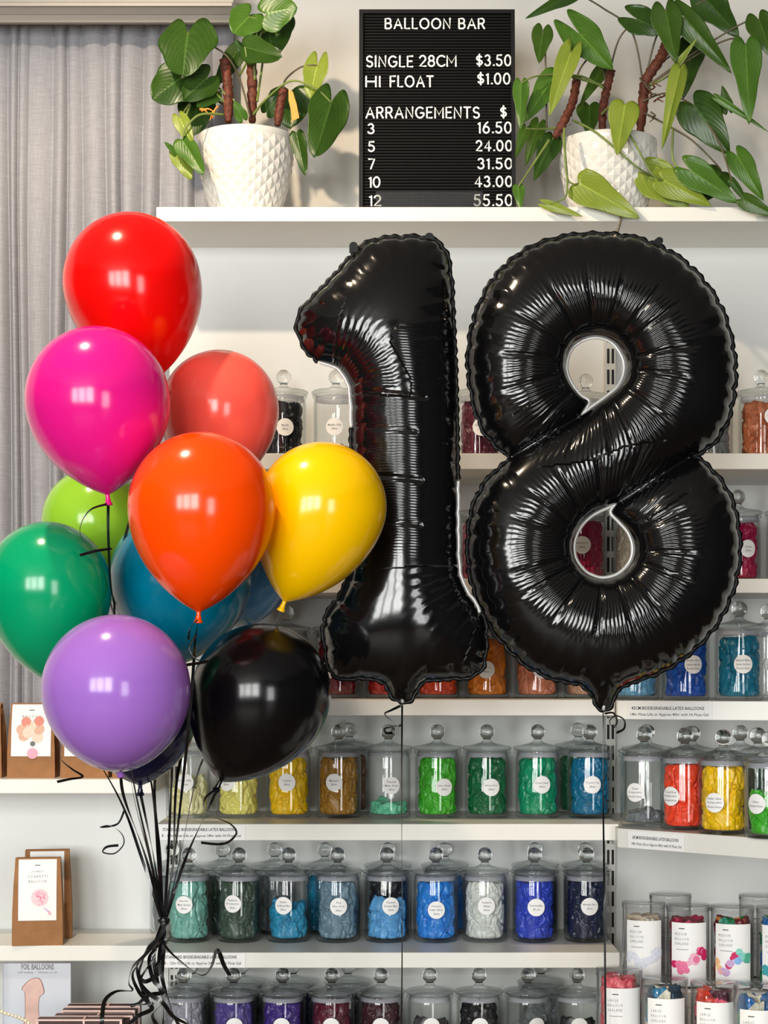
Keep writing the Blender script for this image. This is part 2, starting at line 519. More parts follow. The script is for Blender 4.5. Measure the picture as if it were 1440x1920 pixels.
top_shelf, ZTOP = shelf(293, 1560, 388, 415, 4.10, 'long white shelf at the top carrying the two plants and letter board')
S1, Z1 = shelf(300, 1560, 850, 880, 4.0, 'white jar shelf behind the upper half of the foil eight')
S2, Z2 = shelf(300, 1560, 1085, 1112, 4.0, 'white jar shelf behind the middle of the foil numbers')
S3, Z3 = shelf(300, 1153, 1312, 1342, 4.0, 'white jar shelf just below the foil numbers')
S4, Z4 = shelf(293, 1160, 1545, 1576, 4.0, 'white jar shelf carrying the yellow to teal row of jars')
S5, Z5 = shelf(300, 1162, 1786, 1815, 4.0, 'white jar shelf carrying the blue row of jars')
S6, Z6 = shelf(300, 1162, 2022, 2052, 4.0, 'lowest white jar shelf under the purple and black row')
L1, ZL1 = shelf(-200, 287, 1461, 1488, 4.10, 'white shelf at the left carrying brown balloon set bags')
L2, ZL2 = shelf(-200, 304, 1773, 1802, 4.10, 'white shelf at the left carrying one brown confetti balloon bag')
L3, ZL3 = shelf(-200, 304, 1990, 2020, 4.0, 'lowest white shelf at the left under the flat boxes')


def angled_shelf(yl, yr, thick, Yl, Yr, label):
    a, b_ = P(1158, yl, Yl), P(1560, yr, Yr)
    z = a.z
    o = thing('wall_shelf', label, 'shelf', (a.x, Yl, z - thick), 0, 'white wall shelves')
    pl = [(0, 0), (b_.x - a.x, Yr - Yl), (b_.x - a.x, YB - Yl - 0.002), (0.0, YB - Yl - 0.002)]
    V = [(p[0], p[1], h) for h in (0, thick) for p in pl]
    obj('board', (V, [(3, 2, 1, 0), (4, 5, 6, 7), (0, 1, 5, 4), (1, 2, 6, 5), (2, 3, 7, 6), (3, 0, 4, 7)]), M['shelf'], o, smooth=False)
    return o, z, math.atan2(Yr - Yl, b_.x - a.x)


R3, ZR3, AR3 = angled_shelf(1314, 1320, 0.040, 3.97, 3.85, 'white shelf at the right under the bright blue jars')
R4, ZR4, AR4 = angled_shelf(1553, 1581, 0.041, 3.95, 3.62, 'angled white shelf at the right under the red and yellow jars')


def price_strip(parent, pa, pb, l1, l2, Yf, ang=0.0, h=0.034, dz=0.0):
    """paper strip with two lines of text stuck on the front edge of a shelf"""
    a, b_ = P(pa, 0, Yf).x - parent.location.x, P(pb, 0, Yf).x - parent.location.x
    Y = Yf - parent.location.y
    w_ = b_ - a
    rot = (0, 0, ang)
    s = obj('label_strip', box(0, w_, -0.0016, -0.0004, 0.001 + dz, h), M['paper'], parent, (a, Y, 0), rot, smooth=False)
    tx = join([flat_text(l1, 0.012, w_ * 0.9, 0.021 + dz * 0.5, 0.028 + dz * 0.5, -0.0021, weight=0.012), flat_text(l2, 0.010, w_ * 0.95, 0.006 + dz, 0.014 + dz, -0.0021, weight=0.004)])
    obj('lettering', tx, M['ink'], s, smooth=False)


price_strip(S4, 295, 460, 'STANDARD BIODEGRADABLE LATEX BALLOONS', '8 - 12hr Float Life or Approx 24hr with Hi Float Gel', 4.0)
price_strip(S5, 300, 460, 'STANDARD BIODEGRADABLE LATEX BALLOONS', '8 - 12hr Float Life or Approx 24hr with Hi Float Gel', 4.0, h=0.033)
price_strip(R3, 1174, 1335, '42CM BIODEGRADABLE LATEX BALLOONS', '14hr Float Life or Approx 40hr with Hi Float Gel', 3.965, AR3, 0.038)
price_strip(R4, 1178, 1300, '60CM BIODEGRADABLE LATEX BALLOONS', '14hr Float Life or Approx 40hr with Hi Float Gel', 3.93, AR4, 0.038)


def upright(px, za, zb, label):
    x = P(px, 0, YB).x
    o = thing('slotted_upright', label, 'shelf upright', (x, YB - 0.009, za))
    obj('channel', box(-0.012, 0.012, -0.008, 0.008, 0, zb - za), M['steel'], o, smooth=False)
    sl = [box(sx - 0.0028, sx + 0.0028, -0.0095, -0.0075, 0.02 + k * 0.05, 0.055 + k * 0.05) for k in range(int((zb - za) / 0.05) - 1) for sx in (-0.0055, 0.0055)]
    s = obj('slots', join(sl), M['slot'], o, smooth=False)
    s['kind'] = 'stuff'


upright(1143, 0.3, zs(470, YB) - 0.05, 'slotted metal upright at the right end of the jar shelves')
upright(328, 0.3, zs(1000, YB), 'slotted metal upright at the left end of the jar shelves')

# ------------------------------------------------------------------ glass jars
JAR_BODY = bpy.data.meshes.new('jar_body')


def to_mesh(name, m, mat, smooth=True, auto=None):
    d = bpy.data.meshes.new(name)
    d.from_pydata([tuple(p) for p in m[0]], [], m[1])
    if smooth: d.polygons.foreach_set('use_smooth', [True] * len(d.polygons))
    for q in (mat if isinstance(mat, list) else [mat]): d.materials.append(q)
    d.update()
    return d


JAR_BODY = to_mesh('jar_body', lathe([(0, 0.001), (0.030, 0.0005), (0.047, 0), (0.0498, 0.002), (0.0512, 0.006), (0.0515, 0.02), (0.0515, 0.136), (0.0505, 0.141), (0.0500, 0.144),
                                      (0.0530, 0.1475), (0.0545, 0.151), (0.0530, 0.1545), (0.050, 0.155), (0.0478, 0.153), (0.0476, 0.138), (0.0482, 0.13), (0.0482, 0.02), (0.0465, 0.012), (0.042, 0.0085), (0, 0.0075)], 48), M['glass'])
JAR_LID = to_mesh('lid', lathe([(0, 0.1505), (0.044, 0.1505), (0.0455, 0.152), (0.0460, 0.1555), (0.0545, 0.1562), (0.0565, 0.1585), (0.0562, 0.162), (0.053, 0.1640), (0.046, 0.1648),
                                (0.036, 0.1668), (0.024, 0.1695), (0.014, 0.1725), (0.0095, 0.1765), (0.0088, 0.1815), (0, 0.1815)], 48), M['lid'])
kn = [(0.0, 0.1795), (0.0085, 0.180), (0.0095, 0.1825)] + [(0.0174 * math.sin(a), 0.1965 - 0.0174 * math.cos(a)) for a in [0.62 + (PI - 0.62) * k / 18 for k in range(19)]]
kn[-1] = (0, kn[-1][1])
JAR_KNOB = to_mesh('knob', lathe(kn, 32), M['knob'])
JAR_SEAL = to_mesh('seal', lathe([(0.0473, 0.140), (0.0473, 0.1500), (0.0455, 0.1500), (0.0455, 0.140), (0.0473, 0.140)], 40), M['seal'])


def crumple(seed, R, H, cell=22.0, amp=0.012, nu=120, nv=70, lump=0.0, rings=6):
    """a pile of limp balloons pressed against a round wall: lobes parted by deep creases, a ragged top, rolled lips here and there"""
    V, Fc = [], []
    o = Vector((seed * 3.7, seed * 1.3, seed * 2.1))

    def shape(th, z):
        p = Vector((math.cos(th) * R, math.sin(th) * R, z))
        q = p + 0.014 * Vector(noise.noise_vector(p * 32 + o))
        d, _ = noise.voronoi(Vector((q.x, q.y, q.z * 0.5)) * cell * 1.5 + o)
        fold = math.exp(-(d[1] - d[0]) / 0.075)
        g1 = 1 - min(1, abs(noise.noise(Vector((q.x, q.y, q.z * 0.45)) * 55 + o * 2)) * 2.6)
        g2 = 1 - min(1, abs(noise.noise(Vector((q.x * 0.6, q.y * 0.6, q.z)) * 60 - o)) * 3.0)
        return amp * (0.75 * fold + 0.30 * (1 - g1 * g1) + 0.16 * (1 - g2 ** 3))

    for j in range(nv + 1):
        t = j / nv
        for i in range(nu):
            th = 2 * PI * i / nu
            h = H * (1 + lump * noise.noise(Vector((math.cos(th) * 1.1, math.sin(th) * 1.1, seed))) * 1.6)
            h = max(0.012, min(h, H * (1.03 if H > 0.1 else 1.5)))
            z = h * min(1, t / 0.78)
            if t <= 0.78:
                r = R - shape(th, z)
                edge = z / h
                if edge > 0.86: r -= (edge - 0.86) ** 2 * R * 6
                if edge < 0.06: r -= (0.06 - edge) * R * 1.2
            else:
                k = (t - 0.78) / 0.22
                r = (R * 0.95 - shape(th, h)) * (1 - k)
                z = h + 0.004 * noise.noise(Vector((r * math.cos(th), r * math.sin(th), 0)) * 90 + o) - k * 0.004
            V.append((r * math.cos(th), r * math.sin(th), max(z, 0.0003)))
    for j in range(nv):
        for i in range(nu):
            i2 = (i + 1) % nu
            Fc.append((j * nu + i, j * nu + i2, (j + 1) * nu + i2, (j + 1) * nu + i))
    Fc.append(tuple(range(nu - 1, -1, -1)))
    rr = random.Random(seed)
    parts = [(V, Fc)]
    for k in range(rings):
        th = -PI / 2 + rr.uniform(-1.2, 1.2)
        z = H * rr.uniform(0.12, 0.85)
        c = Vector((math.cos(th) * (R - 0.0035), math.sin(th) * (R - 0.0035), z))
        nrm = Vector((math.cos(th), math.sin(th), 0)); a = nrm.cross(Vector((0, 0, 1))); b_ = nrm.cross(a)
        a0 = rr.uniform(0, 6); sq = rr.uniform(0.6, 1.0)
        pts = [c + a * (0.0062 * math.cos(2 * PI * q / 16)) + b_ * (0.0062 * sq * math.sin(2 * PI * q / 16)) for q in range(17)]
        parts.append(tube(pts, 0.0011, 6, cap=False))
    return join(parts)


CR = 0.0462
FILL = [to_mesh('pile', crumple(s, CR, 0.127, 20 + 4 * (s % 3), lump=0.03), M['ink'], True) for s in range(1, 6)]
HALF = [to_mesh('pile', crumple(s, CR, 0.075, 20, 0.013, lump=0.45), M['ink'], True) for s in (11, 12, 13)]
LOW = [to_mesh('pile', crumple(s, CR * 0.97, 0.026, 22, 0.012, lump=0.5, nv=40, rings=2), M['ink'], True) for s in (21, 22)]
LATEX = {}


def latex(key, c, rough=0.32, spec=0.4):
    if key not in LATEX:
        LATEX[key] = pm('latex_' + key, c, rough, spec, 0.08, 60, 0.12, 220)
    return LATEX[key]


COLORS = dict(ivory=(226, 220, 170), pale_yellow=(232, 222, 120), yellow=(250, 200, 20), mustard=(170, 122, 40), mint=(110, 205, 165), lime_green=(70, 180, 45),
              bottle_green=(10, 105, 62), emerald=(12, 150, 105), teal=(10, 110, 150), sea_green=(120, 178, 165), eucalyptus=(66, 84, 72), caribbean_blue=(40, 140, 180),
              fog_blue=(110, 138, 155), powder_blue=(95, 165, 220), azure=(40, 130, 220), clear_white=(215, 218, 212), ultramarine=(45, 70, 190), navy=(28, 36, 66),
              grey_lilac=(160, 158, 170), violet=(84, 70, 140), deep_violet=(66, 42, 128), burgundy=(92, 28, 48), wine=(62, 28, 38), charcoal=(62, 58, 62), black=(26, 26, 30),
              dark_red=(120, 20, 32), scarlet=(200, 30, 22), vermilion=(225, 70, 25), orange=(240, 140, 30), salmon=(230, 145, 110), peach=(225, 175, 145), sky=(110, 170, 205),
              cobalt=(20, 80, 175), peacock=(12, 110, 140), crimson=(165, 15, 70), cream=(215, 205, 185), copper=(170, 95, 60), brown=(110, 72, 50), plum=(110, 70, 110),
              coral_red=(245, 75, 45), grey=(120, 125, 128), dark_brown=(80, 45, 40), pale_pink=(220, 180, 180))
LABELMESH = {}


def label_mesh(R, r):
    d = wrap(disc(0, 0, r, 0, 28, 3), R)
    return d


def jar(x, Y, z, color, fill, text_lines, lx=0.0, ly=0.072, where='', s=1.0, group='', look=None, seed=0, has_label=True, rs=None):
    """one lidded jar (body, seal, lid > knob, round label > lettering) and, apart from it, the balloons inside"""
    cname = color.replace('_', ' ')
    look = look or cname
    amount = {'full': 'full of', 'half': 'half filled with', 'low': 'nearly empty with a few', 'none': 'empty of'}[fill]
    lab = ('glass jar %s %s balloons %s' % (amount, look, where)) if fill != 'none' else ('empty clear glass jar %s' % where)
    p = P(x, 0, Y); p.z = z
    t = thing('glass_jar', lab, 'jar', p, 0, group)
    t.scale = (s, s, s)
    obj('jar_body', JAR_BODY, None, t)
    obj('seal_ring', JAR_SEAL, None, t)
    l = obj('lid', JAR_LID, None, t)
    l.rotation_euler = (0, 0, seed * 1.7)
    obj('knob', JAR_KNOB, None, l)
    if has_label:
        R = 0.0518
        key = (text_lines,)
        if key not in LABELMESH:
            lines = text_lines.split('/')
            n = len(lines)
            mm = []
            for k, ln in enumerate(lines):
                v, f, W, H = text(ln, res=1, weight=0.01)
                wd = min(0.030, 0.0026 * len(ln) + 0.003)
                zc = (n - 1) / 2 * 0.0085 - k * 0.0085
                mm.append(([(-wd / 2 + q.x * wd / W, -0.0006, zc - 0.0024 + q.y * 0.0048 / H) for q in v], f))
            LABELMESH[key] = to_mesh('lettering', wrap(join(mm), R), M['greyink'], False)
        if 'd' not in LABELMESH:
            LABELMESH['d'] = to_mesh('label', label_mesh(R, 0.0200), M['paper'], True)
        o = obj('label', LABELMESH['d'], None, t, (0, 0, ly))
        o.rotation_euler = (0, 0, math.asin(max(-0.98, min(0.98, lx / 43.0))))
        obj('lettering', LABELMESH[key], None, o)
    if fill != 'none':
        src = {'full': FILL, 'half': HALF, 'low': LOW}[fill]
        me = src[seed % len(src)].copy()
        me.materials.clear(); me.materials.append(latex(color, COLORS[color]))
        c = obj('latex_balloons', me, None, None, (p.x, p.y, p.z + 0.009 * s), (0, 0, ((seed * 37) % 11 - 5) * 0.12))
        c.scale = (s, s, s)
        tag(c, '%s balloons inside the jar %s' % (look, where), 'balloons', None, 'stuff')
    return t


YF, YR = 4.18, 4.299
row4 = [(353, 'ivory', 'half', 'Ivory Silk/28cm', -2, 'at the left end of its row'),
        (447, 'pale_yellow', 'full', 'Lemon/28cm', -20, 'under the black round balloon'),
        (541, 'yellow', 'full', 'Yellow/28cm', -1, 'between the round black balloon and mustard jar'),
        (635, 'mustard', 'full', 'Mustard/28cm', -8, 'left of the ribbon coil under the foil one'),
        (728, 'mint', 'low', 'Pastel/Matte Green/28cm', 6, 'behind the ribbon of the foil one'),
        (820, 'lime_green', 'full', 'Lime Green/28cm', 12, 'next to the nearly empty mint jar'),
        (913, 'bottle_green', 'full', 'Spring Green/28cm', 6, 'between the lime and emerald jars'),
        (1008, 'emerald', 'full', 'Forest Green/28cm', 5, 'beside the teal end jar'),
        (1106, 'teal', 'full', 'Tropical Teal/28cm', 0, 'at the right end of the yellow to teal row')]
for i, (x, c, f, tx, lx, wh) in enumerate(row4):
    jar(x, YF, Z4, c, f, tx, lx, [0.083, 0.083, 0.083, 0.083, 0.076, 0.072, 0.072, 0.078, 0.078][i], wh, 1.0, 'jars on the yellow to teal shelf', seed=i)
row5 = [(354, 'sea_green', 'full', 'Empower/Mint Green/28cm', -5, 'beside the knot of the ribbons'),
        (448, 'eucalyptus', 'full', 'Fashion/Eucalyptus/28cm', -9, 'second in the blue row'),
        (541, 'caribbean_blue', 'half', 'Satin/Caribbean Blue/28cm', -8, 'third in the blue row'),
        (633, 'fog_blue', 'full', 'Fog/Blue Grey/28cm', 3, 'fourth in the blue row'),
        (725, 'powder_blue', 'half', 'Pastel/Powder Blue/28cm', 8, 'behind the long ribbon of the foil one'),
        (817, 'azure', 'full', 'Fantasy/Light Blue/28cm', 0, 'to the right of the ribbon of the foil one'),
        (909, 'clear_white', 'full', 'Fashion/White/28cm', 1, 'pale one of the blue row'),
        (1002, 'ultramarine', 'full', 'Periwinkle/28 cm', 0, 'second from the right end of the blue row'),
        (1100, 'navy', 'full', 'Midnight Blue/28cm', 1, 'at the right end of the blue row')]
for i, (x, c, f, tx, lx, wh) in enumerate(row5):
    jar(x, YF, Z5, c, f, tx, lx, [0.088, 0.090, 0.086, 0.084, 0.085, 0.076, 0.085, 0.082, 0.084][i], wh, 1.0, 'jars on the blue shelf', seed=i + 2)
row6 = [(345, 'grey_lilac', 'full', 'Lilac/28cm', -4, 'at the left end of the lowest row'),
        (438, 'violet', 'full', 'Violet/28cm', 5, 'touched by the looping ribbon end'),
        (530, 'deep_violet', 'full', 'Purple/28cm', 0, 'third in the lowest row'),
        (622, 'burgundy', 'full', 'Burgundy/28cm', 0, 'fourth in the lowest row'),
        (714, 'wine', 'full', 'Wine/28cm', 0, 'just left of the ribbon of the foil one'),
        (806, 'charcoal', 'half', 'Graphite/28cm', 2, 'just right of the ribbon of the foil one'),
        (898, 'black', 'full', 'Black/28cm', 0, 'seventh in the lowest row'),
        (990, 'grey', 'half', 'Silver/28cm', 14, 'eighth in the lowest row'),
        (1082, 'black', 'half', 'Onyx/28cm', 0, 'at the right end of the lowest row')]
for i, (x, c, f, tx, lx, wh) in enumerate(row6):
    jar(x, YF, Z6, c, f, tx, lx, 0.088, wh, 1.0, 'jars on the lowest shelf', seed=i + 4)
row3 = [(444, 'dark_red', 'full', 'Ruby/28cm', 0, 'behind the orange balloon, left end of its shelf'), (537, 'dark_red', 'full', 'Garnet/28cm', 0, 'between the yellow balloon and foil one'),
        (632, 'dark_red', 'full', 'Red/28cm', -14, 'behind the left foot of the foil one'),
        (726, 'scarlet', 'full', 'Scarlet/28cm', 0, 'behind the tail of the foil one'), (820, 'vermilion', 'full', 'Coral/28cm', 0, 'behind the right foot of the foil one'),
        (913, 'orange', 'full', 'Apricot/28cm', -4, 'between the feet of the foil one and the eight'), (1006, 'salmon', 'full', 'Salmon/28cm', 6, 'under the left curve of the eight'),
        (1099, 'peach', 'full', 'Peach/28cm', 0, 'behind the tail of the eight')]
for i, (x, c, f, tx, lx, wh) in enumerate(row3):
    jar(x, YF, Z3, c, f, tx, lx, 0.066, wh, 1.0, 'jars on the red to orange shelf', seed=i + 1)
for i, (x, Y, c, f, tx, lx, ly, wh, s) in enumerate([
        (1192, 4.10, 'sky', 'full', 'Sky Blue/Latex balloon/Round 42cm', 6, 0.09, 'under the right curve of the eight', 1.02),
        (1286, 4.05, 'cobalt', 'full', 'Bright Blue/Latex balloon/Round 42cm', 7, 0.078, 'between the eight and the peacock blue jar', 1.02),
        (1386, 4.02, 'peacock', 'full', 'Island Blue/Latex balloon/Round 42cm', -1, 0.078, 'above the strip label at the right', 1.03)]):
    jar(x, Y, ZR3, c, f, tx, lx, ly, wh, s, 'jars on the right hand blue shelf', seed=i)
jar(1440, 4.16, ZR3, 'grey', 'none', 'Clear/Latex balloon/Round 42cm', 2, 0.078, 'behind the peacock blue jar', 1.02, 'jars on the right hand blue shelf')
for i, (x, Y, c, f, tx, lx, ly, wh, s) in enumerate([
        (1208, 4.02, 'grey', 'low', 'Clear/Biodegradable/Round 60cm', -22, 0.074, 'leading the angled right shelf', 1.03),
        (1284, 3.93, 'coral_red', 'full', 'Coral Red/Biodegradable/Round 60cm', -30, 0.072, 'between the clear and the yellow jar', 1.03),
        (1356, 3.833, 'yellow', 'full', 'Golden Yellow/Biodegradable/Round 60cm', -22, 0.066, 'on the angled right shelf', 1.03),
        (1444, 3.742, 'lime_green', 'half', 'Lime/Round 60cm', -30, 0.07, 'cut by the right edge of the photo', 1.03)]):
    jar(x, Y, ZR4, c, f, tx, lx, ly, wh, s, 'jars on the angled right shelf', seed=i + 1)
for x, Y, c, wh in [(1421, 3.945, 'eucalyptus', 'squeezed between yellow and lime jars'), (1213, 4.142, 'grey', 'behind the clear jar of the angled shelf'),
                    (1298, 4.055, 'dark_brown', 'hidden behind the coral red jar'), (1388, 4.095, 'bottle_green', 'behind the yellow jar of the angled shelf')]:
    jar(x, Y, ZR4, c, 'full' if c != 'grey' else 'none', 'Forest/60cm', 20, 0.08, wh, 1.03, 'jars on the angled right shelf', seed=int(x), has_label=c == 'eucalyptus')
# the two upper shelves
for i, (x, c, f, tx, lx, ly, wh) in enumerate([
        (435, 'plum', 'full', 'Mauve/28cm', 0, 0.075, 'hidden behind the coral balloon'), (532, 'black', 'full', 'Black/28cm', 5, 0.075, 'right of the coral balloon on the upper shelf'),
        (630, 'brown', 'low', 'Metallic Gold/28cm', -2, 0.076, 'under the arm of the foil one'),
        (900, 'burgundy', 'full', 'Rose Wine/28cm', 0, 0.075, 'left of the eight on the upper shelf'),
        (1098, 'plum', 'half', 'Plum/28cm', 20, 0.06, 'seen through the upper hole of the eight'), (1332, 'grey', 'full', 'Slate/28cm', 0, 0.075, 'right of the eight on the upper shelf'),
        (1427, 'copper', 'full', 'Metallic/Copper Rose/28cm', 14, 0.10, 'in the right corner of the upper shelf')]):
    jar(x, YF if x != 1098 else 4.24, Z1, c, f, tx, lx, ly, wh, 1.0, 'jars on the upper shelf', seed=i, look=c.replace('_', ' ') if c != 'burgundy' else 'dark red')
for i, (x, c, f, tx, lx, ly, wh) in enumerate([
        (902, 'crimson', 'full', 'Crimson/28cm', 0, 0.075, 'peeking out between the one and the eight'), (1095, 'crimson', 'full', 'Raspberry/28cm', -8, 0.083, 'at the left in the lower hole of the eight'),
        (1191, 'cream', 'full', 'Cream/28cm', 10, 0.075, 'at the right in the lower hole of the eight'), (1383, 'crimson', 'full', 'Cerise/28cm', 12, 0.075, 'just right of the lower curve of the eight'),
        (1479, 'crimson', 'full', 'Magenta/28cm', 0, 0.075, 'cut by the right edge')]):
    jar(x, YF, Z2, c, f, tx, lx, ly, wh, 1.0, 'jars on the crimson shelf', seed=i + 3)
# the second rows, seen over the first
for zz, lst, nm in [(Z4, [(1084, 'bottle_green', 'behind the teal end jar'), (655, 'brown', 'behind the mustard jar')], 'jars at the back of the yellow to teal shelf'),
                    (Z5, [(322, 'grey', 'behind the sea green jar'), (417, 'eucalyptus', 'between the sea green and eucalyptus jars'), (515, 'grey', 'behind the caribbean blue jar'), (609, 'caribbean_blue', 'behind the fog blue jar'), (727, 'black', 'behind the powder blue jar'),
                          (834, 'azure', 'behind the azure jar'), (1003, 'ultramarine', 'behind the ultramarine jar'), (1097, 'black', 'behind the navy jar')], 'jars at the back of the blue shelf'),
                    (Z6, [(359, 'grey', 'behind the grey lilac jar'), (453, 'charcoal', 'behind the violet jar'), (549, 'navy', 'behind the deep violet jar'), (652, 'charcoal', 'behind the burgundy jar'), (1014, 'grey', 'behind the last two lowest jars')],
                     'jars at the back of the lowest shelf')]:
    for i, (x, c, wh) in enumerate(lst):
        jar(x, YR, zz, c, 'full', '', 0, 0, wh, 1.0, nm, seed=i + 2, has_label=False, look='dull ' + c.replace('_', ' '))


# ------------------------------------------------------------------ clear tubes with white labels (right, below)
def mixed(name, cols, scale=55):
    m, N, K, b = nodes(name)
    tc = N.new('ShaderNodeTexCoord')
    vo = N.new('ShaderNodeTexVoronoi'); vo.inputs['Scale'].default_value = scale; K.new(tc.outputs['Object'], vo.inputs['Vector'])
    sp = N.new('ShaderNodeSeparateColor'); K.new(vo.outputs['Color'], sp.inputs[0])
    r = N.new('ShaderNodeValToRGB'); r.color_ramp.interpolation = 'CONSTANT'
    while len(r.color_ramp.elements) < len(cols): r.color_ramp.elements.new(0.5)
    for k, c in enumerate(cols):
        r.color_ramp.elements[k].position = k / len(cols); r.color_ramp.elements[k].color = lin(c) + (1,)
    K.new(sp.outputs[0], r.inputs['Fac']); K.new(r.outputs['Color'], b.inputs['Base Color'])
    b.inputs['Roughness'].default_value = 0.35
    return m


PRINTS = {k: pm('print_' + k, c, 0.5, 0.3, 0.12, 200) for k, c in dict(hot=(205, 40, 100), rose=(236, 120, 160), blush=(240, 180, 200), lilac=(205, 170, 210), sky=(140, 185, 235), mint=(140, 215, 195),
                                                                   green=(90, 180, 150), peach=(240, 190, 140), teal=(70, 165, 175), grey=(140, 135, 150), white=(222, 224, 234), blue=(60, 160, 215)).items()}


def tube_pack(px, Y, zb, d, h, size, art, mat, where, lx=0.0, seed=0, fill=0.9, label_top=0.8):
    R = d / 2
    p = P(px, 0, Y); p.z = zb
    t = thing('clear_tube', '%s clear tube of balloon garland %s' % (size.lower(), where), 'tube', p, 0, 'balloon garland tubes')
    obj('tube_wall', lathe([(0, 0), (R - 0.001, 0), (R, 0.001), (R, h - 0.004), (R - 0.0006, h - 0.004), (R - 0.0006, 0.0012), (0, 0.0012)], 48), M['plastic'], t)
    obj('lid', lathe([(0, h - 0.0035), (R + 0.0004, h - 0.0035), (R + 0.0008, h - 0.012), (R + 0.0014, h - 0.012), (R + 0.0012, h - 0.0006), (R - 0.002, h), (R - 0.004, h - 0.002), (0, h - 0.002)], 48), M['plastic'], t)
    Rl = R + 0.0016
    hw = 0.040 * (d / 0.088); zt = h * label_top
    lb = obj('label', wrap(grid_rect(-hw, hw, 0.004, zt, 20, 6), Rl), M['paper'], t)
    lb.rotation_euler = (0, 0, lx)
    mm = []
    for k, ln in enumerate((size, 'BALLOON', 'GARLAND')):
        v, f, W, H = text(ln, res=1, space=1.5)
        wd = 0.0290 * len(ln) / 7
        x_ = -hw * 0.78
        mm.append(([(x_ + q.x * wd / W, -0.0006, zt - 0.026 - k * 0.0095 + q.y * 0.0055 / H) for q in v], f))
    obj('lettering', wrap(join(mm), Rl), M['greyink'], lb, smooth=False)
    obj('printed_mark', wrap(grid_rect(-hw * 0.55, -hw * 0.25, zt - 0.0125, zt - 0.0108, 4, 1, -0.0006), Rl), M['ink'], lb, smooth=False)
    obj('printed_rule', wrap(grid_rect(-hw * 0.7, -hw * 0.05, zt - 0.0545, zt - 0.0537, 6, 1, -0.0006), Rl), M['ink'], lb, smooth=False)
    rr = random.Random(seed + 5)
    keys = sorted(set(art)); V, Fc, mi = [], [], []
    n = 26
    for k in range(n):
        u = k / (n - 1)
        cx = -hw * 0.96 + 2 * hw * 0.92 * u
        r_ = rr.uniform(0.004, 0.0085)
        cz = zt * 0.42 + 0.010 * math.sin(u * 7 + seed) + rr.uniform(-0.010, 0.010) + (0.016 * u - 0.008)
        cx = max(-hw + r_, min(hw - r_, cx))
        c = art[min(len(art) - 1, int((u + rr.uniform(-0.12, 0.12)) * len(art)))] if u > 0 else art[0]
        dd = wrap(disc(cx, cz, r_, -0.0006 - 0.00003 * k, 16, 2), Rl)
        b0 = len(V); V += dd[0]; Fc += [tuple(i + b0 for i in q) for q in dd[1]]; mi += [keys.index(c)] * len(dd[1])
    g = obj('garland_print', (V, Fc), [PRINTS[k] for k in keys], lb)
    g.data.polygons.foreach_set('material_index', mi)
    me = to_mesh('garland', crumple(seed + 40, R - 0.004, (h - 0.02) * fill, 24, 0.012, 110, 60, 0.12, 5), mat)
    c = obj('latex_balloons', me, None, None, (p.x, p.y, p.z + 0.0015))
    tag(c, 'packed garland balloons inside the %s tube %s' % (size.lower(), where), 'balloons', None, 'stuff')


GAR = dict(white=mixed('garland_white', [(228, 222, 208), (205, 192, 170), (190, 172, 150)]), pink=mixed('garland_pink', [(165, 25, 60), (120, 60, 60), (190, 40, 80)]),
           multi=mixed('garland_multi', [(190, 40, 70), (225, 130, 50), (20, 110, 60), (120, 30, 40), (60, 150, 120)]), rose=mixed('garland_rose', [(245, 110, 120), (225, 90, 105), (240, 130, 130)], 25),
           sea=mixed('garland_sea', [(30, 120, 160), (20, 110, 100), (225, 220, 200), (30, 60, 80)], 35), red=mixed('garland_red', [(240, 100, 120), (215, 60, 40), (90, 40, 60), (235, 90, 60)], 30),
           blue=mixed('garland_blue', [(40, 110, 180), (20, 140, 90), (215, 210, 190), (30, 90, 140)], 35))
ZT1, ZT2 = 0.842, 0.672
st = thing('display_stand', 'white two-step display stand under the garland tubes', 'stand', (0.62, 3.75, 0.0))
obj('upper_step', box(-0.136, 0.5, -0.118, 0.19, ZT1 - 0.03, ZT1), M['shelf'], st, smooth=False)
obj('lower_step', box(-0.206, 0.5, -0.42, -0.12, ZT2 - 0.03, ZT2), M['shelf'], st, smooth=False)
obj('carcass', join([box(-0.12, -0.10, -0.4, 0.18, 0, ZT2 - 0.031), box(0.46, 0.48, -0.4, 0.18, 0, ZT2 - 0.031), box(-0.11, 0.49, -0.118, -0.10, ZT2 + 0.001, ZT1 - 0.031)]), M['shelf'], st, smooth=False)
D1 = 0.0868
tube_pack(1207, 3.74, ZT1, D1, 0.168, 'MEDIUM', ['white'], GAR['white'], 'with a pale label on the back step', -0.12, 1, 0.92, 0.8)
tube_pack(1290, 3.72, ZT1, D1, 0.166, 'MEDIUM', ['hot', 'rose', 'rose', 'blush', 'rose', 'hot'], GAR['pink'], 'with a pink garland print', -0.10, 2, 0.92, 0.8)
tube_pack(1373, 3.70, ZT1, D1, 0.166, 'MEDIUM', ['peach', 'blush', 'lilac', 'hot', 'sky', 'mint', 'green'], GAR['multi'], 'with a pastel rainbow garland print', -0.14, 3, 0.95, 0.8)
tube_pack(1459, 3.68, ZT1, D1, 0.166, 'MEDIUM', ['teal', 'hot', 'lilac', 'rose'], GAR['blue'], 'cut by the right edge on the back step', -0.1, 4, 0.95, 0.8)
tube_pack(1257, 3.86, ZT1, D1, 0.170, 'MEDIUM', ['white', 'lilac'], GAR['pink'], 'hidden behind the pale and pink tubes', 0.0, 6, 0.8, 0.8)
tube_pack(1425, 3.84, ZT1, D1, 0.170, 'MEDIUM', ['white', 'teal'], GAR['sea'], 'hidden behind the pastel rainbow tube', 0.0, 7, 0.8, 0.8)
D2 = 0.0885
